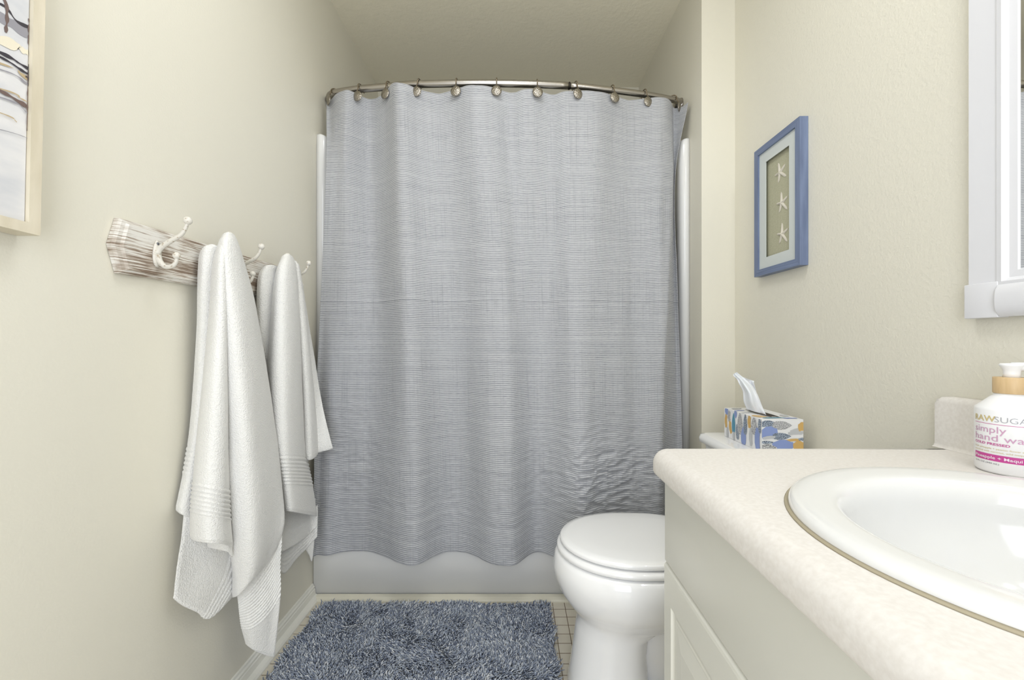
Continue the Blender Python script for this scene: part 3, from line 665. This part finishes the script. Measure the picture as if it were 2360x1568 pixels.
prof = [(XR-.001, 0), (MF+.0, 0), (MF-.004, .003), (MF-.008, .010), (MF-.0095, .018), (MF-.010, .028), (MF-.0095, .038), (MF-.008, .046), (MF-.004, .053), (MF+.0, .0555), (XR-.001, .056)]
rings(bm, [[(x, y, MZ0+.001+z) for x, z in prof] for y in (MY0+.053, MY1-.053)]); o = bmobj('bottom_rail', bm, WF, mir); md = o.modifiers.new('es', 'EDGE_SPLIT'); md.split_angle = math.radians(30)
boxobj('mirror_glass', (MF+.0075, XR-.001, MY0+.06, MY1-.06, MZ0+.06, MZ1-.06), mat('mirror_silver', (.92, .93, .93, 1), .01, 1.0), mir)

# ------------------------------------------------------------ vanity light bar above the mirror
vl_ = thing('vanity_light', (XR, .30, 2.08), 'three-globe vanity light bar above the mirror on the right wall', 'light')
boxobj('back_plate', (XR-.028, XR-.001, .02, .58, 2.04, 2.12), NICK, vl_, bevel=.006)
GL = mat('lit_globe', (1, 1, 1, 1), .4); gb = GL.node_tree.nodes['Principled BSDF']; gb.inputs['Emission Color'].default_value = (.97, 1, 1.05, 1); gb.inputs['Emission Strength'].default_value = GLOBE
for gy_ in (.10, .30, .50):
    bm = bmesh.new(); lathe(bm, [(.001, 0), (.022, 0), (.022, .02), (.012, .03), (.012, .045), (.001, .045)], (XR-.028, gy_, 2.08), 24, Matrix.Rotation(-PI/2, 3, 'Y')); bmobj('socket', bm, NICK, vl_)
    bm = bmesh.new(); bmesh.ops.create_uvsphere(bm, u_segments=24, v_segments=14, radius=.042, matrix=Matrix.Translation((XR-.105, gy_, 2.08))); bmobj('globe', bm, GL, vl_)

# ------------------------------------------------------------ starfish picture on the right wall
st = thing('starfish_picture', (XR, 1.33, 1.22), 'blue framed shadow box holding three white starfish on the right wall', 'picture frame', rot=(0, 0, 0))
BLUE = noise_mix(mat('blue_grained_wood', (1, 1, 1, 1), .4), lin(98, 111, 140), lin(122, 136, 166), 60, (1, .12, 6), .3, .7)
BLUEV = noise_mix(mat('blue_grained_wood_upright', (1, 1, 1, 1), .4), lin(98, 111, 140), lin(122, 136, 166), 60, (1, 6, .12), .3, .7)
sy0, sy1, sz0, sz1 = 1.217, 1.450, 1.2225, 1.649; sxf = .811; fw = .021
bm = bmesh.new()
def fbar(pts4, mi): 
    a = [bm.verts.new((sxf, y, z)) for y, z in pts4]; b2 = [bm.verts.new((XR-.0005, y, z)) for y, z in pts4]
    for vs in (a, b2[::-1]): bm.faces.new(vs).material_index = mi
    for k in range(4): bm.faces.new((a[k], b2[k], b2[(k+1) % 4], a[(k+1) % 4])).material_index = mi
fbar([(sy0, sz0), (sy1, sz0), (sy1-fw, sz0+fw), (sy0+fw, sz0+fw)], 0); fbar([(sy0, sz1), (sy0+fw, sz1-fw), (sy1-fw, sz1-fw), (sy1, sz1)], 0)
fbar([(sy0, sz0), (sy0+fw, sz0+fw), (sy0+fw, sz1-fw), (sy0, sz1)], 1); fbar([(sy1, sz0), (sy1, sz1), (sy1-fw, sz1-fw), (sy1-fw, sz0+fw)], 1)
bmobj('frame', bm, [BLUE, BLUEV], st, smooth=False)
MATB = mat('linen_mat', lin(206, 211, 208), .8, bump=(900, .4, .0005)); mw = .036
bm = bmesh.new()
def ringrect(x0_, x1_, y0_, y1_, z0_, z1_, wd):
    o_ = [(y0_, z0_), (y1_, z0_), (y1_, z1_), (y0_, z1_)]; i_ = [(y0_+wd, z0_+wd), (y1_-wd, z0_+wd), (y1_-wd, z1_-wd), (y0_+wd, z1_-wd)]
    A = [[bm.verts.new((x, y, z)) for y, z in pp] for x in (x0_, x1_) for pp in (o_, i_)]
    for k in range(4):
        k2 = (k+1) % 4
        bm.faces.new((A[0][k], A[0][k2], A[1][k2], A[1][k])); bm.faces.new((A[2][k], A[3][k], A[3][k2], A[2][k2]))
        bm.faces.new((A[1][k], A[1][k2], A[3][k2], A[3][k])); bm.faces.new((A[0][k], A[2][k], A[2][k2], A[0][k2]))
ringrect(sxf+.006, sxf+.008, sy0+fw, sy1-fw, sz0+fw, sz1-fw, mw); bmobj('mat_board', bm, MATB, st, smooth=False)
LIN = noise_mix(mat('sage_linen', (1, 1, 1, 1), .85), lin(168, 166, 140), lin(188, 186, 160), 500, (1, .3, 2), .3, .7)
boxobj('backing_board', (sxf+.0165, XR-.001, sy0+fw, sy1-fw, sz0+fw, sz1-fw), LIN, st)
STAR = mat('starfish_white', lin(214, 208, 194), .8, bump=(700, .5, .001))
for (px, py, rt) in ((1797, 398, .28), (1801, 468, .12), (1802, 540, .06)):
    c = PXx(px, py, .825); bm = bmesh.new(); R_ = .036; n5 = 5
    ctr = bm.verts.new((c.x-.004, c.y, c.z)); ctrb = bm.verts.new((sxf+.0164, c.y, c.z)); ring = []
    lens_ = [1.0, .82, .85, 1.05, .85]
    for k in range(5):
        a = PI/2+rt+2*PI*k/5
        for da, rr_ in ((-.16, .80*lens_[k]), (0, lens_[k]), (.16, .80*lens_[k]), (.628, .21)):
            rr2 = R_*rr_*(1 if da in (0, .628) else 1)
            dd = da*(.85 if abs(da) == .16 else 1)
            ring.append((c.y-rr2*math.cos(a+dd), c.z+rr2*math.sin(a+dd), rr_))
    tv_ = [bm.verts.new((sxf+.0150, y, z)) for y, z, _ in ring]; bv_ = [bm.verts.new((sxf+.0164, y, z)) for y, z, _ in ring]
    m_ = len(ring)
    for k in range(m_):
        k2 = (k+1) % m_; bm.faces.new((ctr, tv_[k], tv_[k2])); bm.faces.new((tv_[k], bv_[k], bv_[k2], tv_[k2])); bm.faces.new((ctrb, bv_[k2], bv_[k]))
    bmobj('starfish', bm, STAR, st, smooth=False)

# ------------------------------------------------------------ abstract painting on the left wall
pa = thing('abstract_painting', (XL, .681, 1.171), 'large abstract canvas with dark brush lines in a pale wood frame on the left wall', 'painting')
PW = noise_mix(mat('pale_pine', (1, 1, 1, 1), .5), lin(206, 196, 172), lin(224, 215, 194), 30, (1, 1.2, .25), .3, .7)
ay1, az0, axf = .681, 1.171, -.762; ay0, az1 = -.05, 1.95
bm = bmesh.new(); q_ = .0165
o4 = [(ay0, az0), (ay1, az0), (ay1, az1), (ay0, az1)]; i4 = [(ay0+q_, az0+q_), (ay1-q_, az0+q_), (ay1-q_, az1-q_), (ay0+q_, az1-q_)]
vv_ = [[bm.verts.new((x, y, z)) for y, z in pp] for x in (axf, XL+.001) for pp in (o4, i4)]
for k in range(4):
    k2 = (k+1) % 4
    for a_, b_ in ((0, 1), (1, 3), (3, 2), (2, 0)): bm.faces.new((vv_[a_][k], vv_[a_][k2], vv_[b_][k2], vv_[b_][k]))
bmobj('frame', bm, PW, pa, smooth=False)
CANV = noise_mix(mat('canvas_pale', (1, 1, 1, 1), .7), lin(204, 205, 208), lin(228, 226, 224), 7, (1, 1, 3), .35, .65)
SMATS = [CANV, mat('stroke_black', lin(58, 54, 60), .7), mat('stroke_tan', lin(186, 166, 130), .7), mat('stroke_umber', lin(110, 92, 86), .7), mat('stroke_slate', lin(150, 148, 154), .7), mat('stroke_cream', lin(232, 224, 202), .7)]
bm = bmesh.new(); ax = axf-.006
box(bm, XL+.002, ax, ay0+.0175, ay1-.0175, az0+.0175, az1-.0175, 0)
def stroke(pts, wd, mi, eps):
    pts = spline([tuple(PXx(a, b_, ax)) for a, b_ in pts], 40); L_, R_ = [], []
    for i, p in enumerate(pts):
        t = (pts[min(i+1, 39)]-pts[max(i-1, 0)]); t.x = 0; t.normalize(); nn = Vector((0, -t.z, t.y))
        ww = wd*(.62+.9*mnoise.noise(Vector((i*.22, mi*3.1, eps*1e4))))*.42
        yy = min(p.y, ay1-.0178); L_.append(bm.verts.new((ax+eps, min(yy+nn.y*ww, ay1-.0178), p.z+nn.z*ww))); R_.append(bm.verts.new((ax+eps, min(yy-nn.y*ww, ay1-.0178), p.z-nn.z*ww)))
    for i in range(39): bm.faces.new((L_[i], L_[i+1], R_[i+1], R_[i])).material_index = mi
ST = [([(-420, -60), (-200, -30), (-60, 10), (0, 40), (40, 62), (72, 78)], .024, 4), ([(-300, -80), (-100, -20), (-20, 0), (5, 15), (30, 45), (72, 62)], .006, 1), ([(-60, -60), (-5, -10), (4, 30), (2, 70)], .010, 3),
      ([(-300, 20), (0, 92), (40, 110), (72, 125)], .016, 5), ([(60, 40), (62, 80), (64, 105)], .004, 3), ([(-400, 10), (-150, 60), (0, 122), (35, 142), (72, 164)], .007, 1), ([(-350, 40), (-100, 90), (0, 133), (40, 158), (72, 176)], .006, 1),
      ([(-300, 60), (0, 146), (40, 168), (72, 190)], .007, 2), ([(-250, 100), (0, 160), (50, 188), (72, 200)], .004, 4), ([(-400, 120), (-100, 170), (0, 212), (35, 232), (72, 254)], .009, 3), ([(-300, 130), (0, 205), (40, 225), (72, 240)], .004, 2), ([(-300, 160), (0, 225), (60, 262)], .003, 4),
      ([(58, 160), (57, 200), (60, 240), (56, 270), (55, 300)], .004, 3), ([(66, 150), (66, 190), (62, 200)], .003, 1), ([(48, 172), (60, 178), (70, 184)], .004, 1), ([(-200, 260), (0, 300), (66, 320)], .0015, 4), ([(-200, 200), (0, 262), (30, 280)], .003, 2),
      ([(-200, -160), (0, -60), (72, -10)], .006, 1), ([(-300, -200), (-100, -120), (72, -60)], .02, 4)]
for q, (p_, w_, m_) in enumerate(ST): stroke(p_, w_, m_, .0004+.00012*q)
bmobj('canvas', bm, SMATS, pa, smooth=False)
pa.rotation_euler = (-.019, 0, 0)

# ------------------------------------------------------------ coat rack
rack = thing('coat_rack', (-.79, 1.19, 1.20), 'whitewashed distressed wooden coat rack with five white double hooks on the left wall', 'coat rack')
RW = mat('whitewashed_wood', (1, 1, 1, 1), .7)
nt = RW.node_tree; b = nt.nodes['Principled BSDF']; tc = node(nt, 'ShaderNodeTexCoord')
mp = node(nt, 'ShaderNodeMapping'); mp.inputs['Scale'].default_value = (.06, .05, 1.6); n1 = node(nt, 'ShaderNodeTexNoise'); n1.inputs['Scale'].default_value = 230; n1.inputs['Detail'].default_value = 6; n1.inputs['Roughness'].default_value = .65
mp2 = node(nt, 'ShaderNodeMapping'); mp2.inputs['Scale'].default_value = (1, .5, 1); n2 = node(nt, 'ShaderNodeTexNoise'); n2.inputs['Scale'].default_value = 22; n2.inputs['Detail'].default_value = 3
nt.links.new(tc.outputs['Object'], mp.inputs[0]); nt.links.new(mp.outputs[0], n1.inputs['Vector']); nt.links.new(tc.outputs['Object'], mp2.inputs[0]); nt.links.new(mp2.outputs[0], n2.inputs['Vector'])
ad = node(nt, 'ShaderNodeMath', operation='ADD'); hf = node(nt, 'ShaderNodeMath', operation='MULTIPLY'); hf.inputs[1].default_value = .62
nt.links.new(n1.outputs['Fac'], ad.inputs[0]); nt.links.new(n2.outputs['Fac'], hf.inputs[0]); nt.links.new(hf.outputs[0], ad.inputs[1])
rp = node(nt, 'ShaderNodeValToRGB'); e = rp.color_ramp.elements; e[0].position = .70; e[0].color = lin(126, 108, 92); e[1].position = .90; e[1].color = lin(226, 223, 216)
m1 = rp.color_ramp.elements.new(.79); m1.color = lin(180, 168, 154)
nt.links.new(ad.outputs[0], rp.inputs['Fac']); nt.links.new(rp.outputs['Color'], b.inputs['Base Color'])
bu = node(nt, 'ShaderNodeBump'); bu.inputs['Distance'].default_value = .0006; bu.inputs['Strength'].default_value = .4; nt.links.new(n1.outputs['Fac'], bu.inputs['Height']); nt.links.new(bu.outputs['Normal'], b.inputs['Normal'])
RY0_, RY1_ = .845, 1.535
def bz(y, t):                                   # board runs very slightly uphill
    return 1.138+.008*(y-.83)/.72+t*.110
def outline(ins):
    tip = .017-ins*.3; o_ = []
    for t in (0, .5, 1): o_.append((RY0_+ins-(tip if t == .5 else 0), t))
    for t in (1, .5, 0): o_.append((RY1_-ins+(tip if t == .5 else 0), t))
    out = []
    for y, t in o_:
        z = bz(y, t)
        if t == 0: z += ins*.7
        if t == 1: z -= ins*.7
        out.append((y, z))
    return out
bm = bmesh.new()
rs = [[(x, y, z) for y, z in outline(i_)] for x, i_ in ((XL+.001, 0), (-.790, 0), (-.7865, .004), (-.7855, .0105), (-.7838, .012), (-.7815, .014))]
rings(bm, rs); bmobj('board', bm, RW, rack, smooth=False)
HKM = noise_mix(mat('antique_white_metal', (1, 1, 1, 1), .4), lin(172, 156, 130), lin(222, 218, 208), 160, (1, 1, 1), .30, .42)
SCR = mat('screw_steel', lin(120, 122, 128), .35, .9)
def wall_hook(y):
    z0 = 1.198+.008*(y-.923)/.54; x0_ = -.7815
    bm = bmesh.new()
    # back plate
    def pl(s, x): return [(x, y+s*.0105*math.cos(2*PI*k/24)*(1-.25*math.sin(2*PI*k/24)), z0-.005+s*.029*math.sin(2*PI*k/24)) for k in range(24)]
    rings(bm, [pl(1, x0_+.0003), pl(1, x0_+.003), pl(.82, x0_+.0045)])
    tube(bm, spline([(x0_+.002, y, z0-.004), (x0_+.010, y, z0+.008), (x0_+.030, y, z0+.022), (x0_+.052, y, z0+.035), (x0_+.063, y, z0+.050), (-.713, y, z0+.0655)], 26), [.0062-.0030*k/25 for k in range(26)], 10)
    lathe(bm, [(.0003, -.0086), (.0048, -.0072), (.0082, -.003), (.0086, .0012), (.007, .0058), (.0036, .0082), (.0003, .0088)], (-.713, y, z0+.0665), 18)
    tube(bm, spline([(x0_+.003, y, z0-.008), (x0_+.008, y, z0-.022), (x0_+.020, y, z0-.033), (x0_+.036, y, z0-.031), (x0_+.043, y, z0-.021), (-.7375, y, z0-.013)], 26), [.0066-.0034*k/25 for k in range(26)], 10)
    lathe(bm, [(.0003, -.0074), (.0048, -.006), (.0074, -.0024), (.0077, .0012), (.006, .005), (.003, .0072), (.0003, .0077)], (-.7375, y, z0-.0095), 18)
    h = bmobj('hook', bm, HKM, rack)
    bm = bmesh.new(); M = Matrix.Rotation(PI/2, 3, 'Y'); lathe(bm, [(.0003, 0), (.0032, 0), (.0028, .0014), (.0003, .0018)], (x0_+.0042, y-.001, z0+.0165), 14, M)
    s = bmobj('screw', bm, SCR, None)
    s.data.transform(Matrix.Translation(-Vector(rack.location))); s.parent = h
HY = [.923, 1.057, 1.189, 1.325, 1.460]
for y in HY: wall_hook(y)

# ------------------------------------------------------------ towels
def towel_sheet(rows_, nu=70, nv=150, thick=.006, bandv=None, bandu=None, wr=.0022, seed=0, dmax=9.0, soft=.08):
    """rows_: list of rows, each a list of (px, py, x) control points; returns verts + faces of a thick sheet"""
    n = max(len(r) for r in rows_)
    A = np.array([[tuple(PXx(*p)) for p in r] for r in rows_], float)
    D0 = A[..., 1].copy(); m0 = dmax-soft; D1 = np.where(D0 > m0, m0+soft*np.tanh((D0-m0)/soft), D0); A[..., 0] *= D1/D0; A[..., 1] = D1; A[..., 2] = 1-(1-A[..., 2])*D1/D0
    g = np.zeros((nv, nu, 3))
    for j, tv_ in enumerate(np.linspace(0, A.shape[0]-1, nv)):
        row = cr(A, tv_)
        for i, tu_ in enumerate(np.linspace(0, A.shape[1]-1, nu)): g[j, i] = cr(row, tu_)
    du = np.gradient(g, axis=1); dv = np.gradient(g, axis=0); nrm = np.cross(du, dv); nrm /= np.linalg.norm(nrm, axis=2, keepdims=True)+1e-9
    vs = np.linspace(0, 1, nv)
    disp = np.zeros((nv, nu))
    for j in range(nv):
        for i in range(nu):
            p = g[j, i]; disp[j, i] = wr*mnoise.noise(Vector((p[1]*22+seed, p[0]*22, p[2]*9)))+.0007*mnoise.noise(Vector((p[1]*160, p[0]*160, p[2]*160)))
    if bandv:
        for (a, b_, cnt) in bandv:
            m_ = (vs > a) & (vs < b_); ph = (vs-a)/(b_-a)
            disp += (np.where(m_, -.0012+.0029*np.sin(ph*2*PI*cnt), 0))[:, None]
    if bandu:
        us_ = np.linspace(0, 1, nu)
        for (a, b_, cnt, v0_) in bandu: disp += np.where((us_ > a) & (us_ < b_), .0019*np.sin((us_-a)/(b_-a)*2*PI*cnt), 0)[None, :]*np.clip((vs-v0_)*20, 0, 1)[:, None]
    hemr = (vs > .985); disp += np.where(hemr, .0012, 0)[:, None]
    edge = np.ones((nv, nu))
    for i in range(nu):
        t = i/(nu-1); edge[:, i] *= min(1, .45+min(t, 1-t)*14)
    for j in range(nv): edge[j] *= min(1, .45+(1-vs[j])*30)
    a_ = g+nrm*(disp+thick/2*edge)[..., None]; b2 = g+nrm*(disp*.5-thick/2*edge)[..., None]
    Vv = np.concatenate([a_.reshape(-1, 3), b2.reshape(-1, 3)]); idx = np.arange(nu*nv).reshape(nv, nu); o_ = nu*nv
    F1 = np.stack([idx[:-1, :-1], idx[1:, :-1], idx[1:, 1:], idx[:-1, 1:]], -1).reshape(-1, 4); F2 = F1[:, ::-1]+o_
    bd = list(idx[0, :])+list(idx[1:, -1])+list(idx[-1, ::-1][1:])+list(idx[::-1, 0][1:-1]); nb = len(bd)
    F3 = np.array([(bd[k], bd[(k+1) % nb], bd[(k+1) % nb]+o_, bd[k]+o_) for k in range(nb)])
    return Vv, np.concatenate([F1, F2, F3])
def towel(name, sheets, label, loc, dmax):
    Vs, Fs, off = [], [], 0
    for s in sheets:
        v_, f_ = towel_sheet(dmax=dmax, **s); Vs.append(v_); Fs.append(f_+off); off += len(v_)
    me = bpy.data.meshes.new(name); V_ = np.concatenate(Vs)-np.array(loc); V_[:, 0] = np.maximum(V_[:, 0], XL+.002-loc[0])
    me.from_pydata(V_.tolist(), [], np.concatenate(Fs).tolist()); o = link(name, me, TOWEL); o.location = loc
    bm = bmesh.new(); bm.from_mesh(me); bmesh.ops.recalc_face_normals(bm, faces=bm.faces); bm.to_mesh(me); bm.free()
    return tag(o, label, 'towel', 'white bath towels on the coat rack')
T1 = [
 # rear-left fold over the board
 dict(rows_=[[(476, 575, -.765), (484, 566, -.745), (496, 566, -.735), (508, 575, -.735), (520, 590, -.745)],
             [(459, 600, -.770), (470, 590, -.748), (488, 592, -.738), (506, 600, -.742), (520, 610, -.755)],
             [(454, 760, -.776), (466, 760, -.755), (484, 762, -.748), (505, 765, -.755), (525, 770, -.765)],
             [(440, 960, -.788), (455, 962, -.760), (478, 965, -.752), (505, 968, -.760), (530, 970, -.770)],
             [(424, 1080, -.790), (440, 1083, -.765), (470, 1090, -.757), (505, 1090, -.765), (540, 1090, -.775)],
             [(404, 1176, -.792), (422, 1188, -.770), (460, 1200, -.762), (505, 1205, -.768), (545, 1200, -.778)]], bandv=[(.70, .82, 6)], seed=1),
 # large rear panel hanging to a corner at lower left
 dict(rows_=[[(470, 1000, -.770), (500, 1000, -.745), (535, 1000, -.735), (570, 1000, -.740), (600, 1000, -.750)],
             [(432, 1120, -.775), (470, 1120, -.750), (520, 1120, -.738), (570, 1120, -.742), (610, 1120, -.755)],
             [(418, 1240, -.775), (455, 1250, -.760), (505, 1250, -.745), (560, 1245, -.742), (612, 1230, -.755)],
             [(408, 1310, -.772), (440, 1330, -.765), (490, 1330, -.752), (545, 1315, -.748), (605, 1285, -.757)],
             [(401, 1380, -.768), (425, 1398, -.762), (455, 1412, -.755), (486, 1425, -.750), (545, 1365, -.755)]], bandu=[(.60, .84, 5, .55)], nu=120, seed=2),
 # lower right tip, ribbed
 dict(rows_=[[(540, 1330, -.725), (570, 1290, -.705), (600, 1250, -.695), (628, 1215, -.695), (650, 1190, -.71)],
             [(547, 1378, -.735), (575, 1350, -.712), (603, 1312, -.70), (630, 1272, -.70), (650, 1236, -.715)],
             [(551, 1412, -.738), (577, 1402, -.715), (604, 1375, -.70), (630, 1335, -.70), (646, 1300, -.715)],
             [(557, 1450, -.74), (580, 1450, -.715), (605, 1432, -.70), (628, 1405, -.70), (646, 1378, -.715)],
             [(567, 1484, -.738), (582, 1497, -.72), (600, 1506, -.71), (616, 1512, -.705), (632, 1515, -.71)]], bandv=[(.28, .74, 13)], nv=240, seed=3),
 # main front fold
 dict(rows_=[[(511, 552, -.735), (517, 541, -.714), (526, 537, -.702), (536, 541, -.708), (544, 552, -.735)],
             [(505, 580, -.745), (512, 572, -.700), (530, 568, -.688), (548, 574, -.697), (556, 588, -.745)],
             [(510, 680, -.750), (518, 680, -.692), (545, 680, -.672), (573, 682, -.688), (585, 690, -.750)],
             [(516, 840, -.750), (524, 840, -.690), (560, 840, -.658), (596, 838, -.676), (611, 835, -.745)],
             [(522, 1000, -.750), (527, 1000, -.695), (572, 1000, -.650), (618, 1000, -.668), (636, 1000, -.740)],
             [(526, 1130, -.750), (529, 1130, -.700), (582, 1130, -.650), (633, 1128, -.664), (650, 1125, -.735)],
             [(530, 1240, -.750), (536, 1240, -.705), (585, 1235, -.655), (634, 1220, -.668), (655, 1195, -.725)],
             [(536, 1320, -.745), (548, 1320, -.705), (585, 1305, -.665), (620, 1275, -.675), (650, 1232, -.715)],
             [(536, 1378, -.740), (550, 1372, -.708), (580, 1340, -.678), (610, 1305, -.682), (640, 1262, -.712)]], nv=220, seed=4),
 # small front-left panel with ribbed band
 dict(rows_=[[(505, 562, -.735), (510, 552, -.715), (517, 548, -.702), (522, 550, -.700), (526, 556, -.712)],
             [(490, 620, -.745), (496, 612, -.715), (507, 608, -.694), (518, 610, -.690), (524, 616, -.708)],
             [(482, 740, -.752), (488, 740, -.715), (502, 740, -.690), (517, 740, -.683), (524, 740, -.705)],
             [(466, 900, -.755), (474, 900, -.716), (494, 900, -.686), (516, 900, -.678), (526, 900, -.702)],
             [(450, 1060, -.756), (460, 1062, -.718), (486, 1066, -.685), (514, 1072, -.676), (528, 1076, -.702)],
             [(441, 1160, -.756), (452, 1165, -.718), (480, 1172, -.684), (512, 1180, -.675), (530, 1184, -.702)],
             [(439, 1240, -.755), (452, 1248, -.718), (480, 1252, -.684), (514, 1254, -.675), (536, 1262, -.700)]], bandv=[(.735, .865, 7)], nv=260, seed=5),
 # turned-under tail below the small panel
 dict(rows_=[[(470, 1225, -.742), (490, 1228, -.715), (508, 1232, -.698), (522, 1238, -.692), (533, 1246, -.70)],
             [(480, 1262, -.745), (495, 1265, -.725), (510, 1268, -.712), (524, 1272, -.702), (535, 1284, -.703)]], nu=30, nv=20, seed=6),
]
towel('bath_towel', T1, 'white ribbed-hem bath towel on the second hook, the nearer and longer of two', (-.74, 1.07, 1.24), 1.22)
T2 = [
 dict(rows_=[[(604, 622, -.768), (614, 613, -.745), (626, 611, -.735), (638, 614, -.735), (650, 622, -.75)],
             [(594, 650, -.772), (604, 645, -.752), (620, 642, -.742), (636, 645, -.744), (652, 650, -.755)],
             [(591, 760, -.775), (602, 760, -.758), (620, 760, -.748), (640, 760, -.752), (660, 760, -.762)],
             [(585, 900, -.788), (600, 900, -.765), (625, 900, -.755), (650, 900, -.758), (675, 900, -.768)],
             [(580, 1040, -.790), (600, 1040, -.770), (630, 1040, -.760), (660, 1040, -.762), (690, 1040, -.772)]], seed=11),
 # right rear panel, short, hem at lower right
 dict(rows_=[[(668, 600, -.745), (672, 598, -.728), (677, 600, -.722), (681, 606, -.725), (684, 614, -.74)],
             [(680, 690, -.750), (688, 690, -.728), (694, 690, -.722), (699, 692, -.724), (702, 694, -.745)],
             [(690, 800, -.750), (700, 800, -.725), (710, 800, -.718), (716, 802, -.722), (720, 804, -.745)],
             [(700, 930, -.750), (712, 930, -.722), (724, 930, -.713), (736, 930, -.718), (742, 930, -.745)],
             [(708, 1045, -.750), (724, 1045, -.722), (740, 1042, -.712), (756, 1038, -.715), (767, 1034, -.742)]], seed=12),
 # lower rear parts
 dict(rows_=[[(655, 1150, -.745), (675, 1150, -.735), (695, 1150, -.73), (712, 1150, -.735), (726, 1150, -.75)],
             [(642, 1215, -.745), (668, 1218, -.735), (694, 1215, -.73), (714, 1208, -.735), (729, 1200, -.75)],
             [(632, 1280, -.745), (655, 1270, -.735), (685, 1252, -.73), (710, 1232, -.735), (731, 1212, -.75)]], nv=60, seed=13),
 dict(rows_=[[(640, 1190, -.765), (665, 1195, -.755), (690, 1190, -.75), (712, 1180, -.755), (732, 1165, -.765)],
             [(634, 1262, -.765), (656, 1262, -.757), (684, 1245, -.752), (712, 1222, -.755), (732, 1198, -.765)],
             [(634, 1302, -.765), (655, 1322, -.757), (680, 1292, -.753), (706, 1265, -.757), (731, 1238, -.765)]], bandv=[(.35, .85, 6)], nv=80, seed=14),
 dict(rows_=[[(704, 1150, -.785), (710, 1150, -.78), (716, 1150, -.778), (722, 1150, -.78), (727, 1150, -.785)],
             [(700, 1262, -.787), (706, 1270, -.782), (713, 1282, -.78), (719, 1294, -.78), (724, 1250, -.785)]], nu=30, nv=40, seed=15),
 # middle strip
 dict(rows_=[[(676, 600, -.735), (680, 602, -.715), (684, 606, -.708), (687, 610, -.710), (689, 616, -.73)],
             [(683, 700, -.735), (689, 700, -.712), (695, 700, -.704), (700, 702, -.707), (703, 704, -.73)],
             [(690, 820, -.735), (697, 820, -.708), (705, 820, -.698), (712, 822, -.702), (715, 824, -.73)],
             [(696, 950, -.735), (704, 950, -.706), (714, 950, -.694), (723, 950, -.699), (728, 952, -.73)],
             [(700, 1055, -.735), (707, 1060, -.708), (717, 1060, -.694), (727, 1054, -.699), (733, 1046, -.73)]], nu=40, seed=16),
 # front panel with ribbed band
 dict(rows_=[[(646, 604, -.738), (652, 592, -.716), (661, 587, -.704), (671, 591, -.706), (679, 604, -.735)],
             [(632, 650, -.745), (641, 632, -.708), (661, 622, -.690), (679, 630, -.698), (688, 646, -.740)],
             [(622, 760, -.750), (634, 755, -.706), (660, 750, -.682), (684, 752, -.694), (694, 756, -.740)],
             [(614, 900, -.750), (630, 898, -.704), (660, 895, -.674), (688, 895, -.688), (699, 896, -.738)],
             [(612, 1030, -.750), (630, 1032, -.704), (662, 1034, -.670), (692, 1036, -.684), (706, 1040, -.736)],
             [(622, 1110, -.750), (640, 1112, -.704), (668, 1114, -.668), (702, 1116, -.684), (720, 1118, -.736)],
             [(632, 1170, -.748), (648, 1176, -.704), (674, 1180, -.668), (706, 1186, -.684), (730, 1190, -.730)]], bandv=[(.69, .84, 8)], nv=240, seed=17),
]
towel('bath_towel', T2, 'white bath towel on the fourth hook, farther from the camera and nearer the curtain', (-.74, 1.33, 1.24), 1.52)
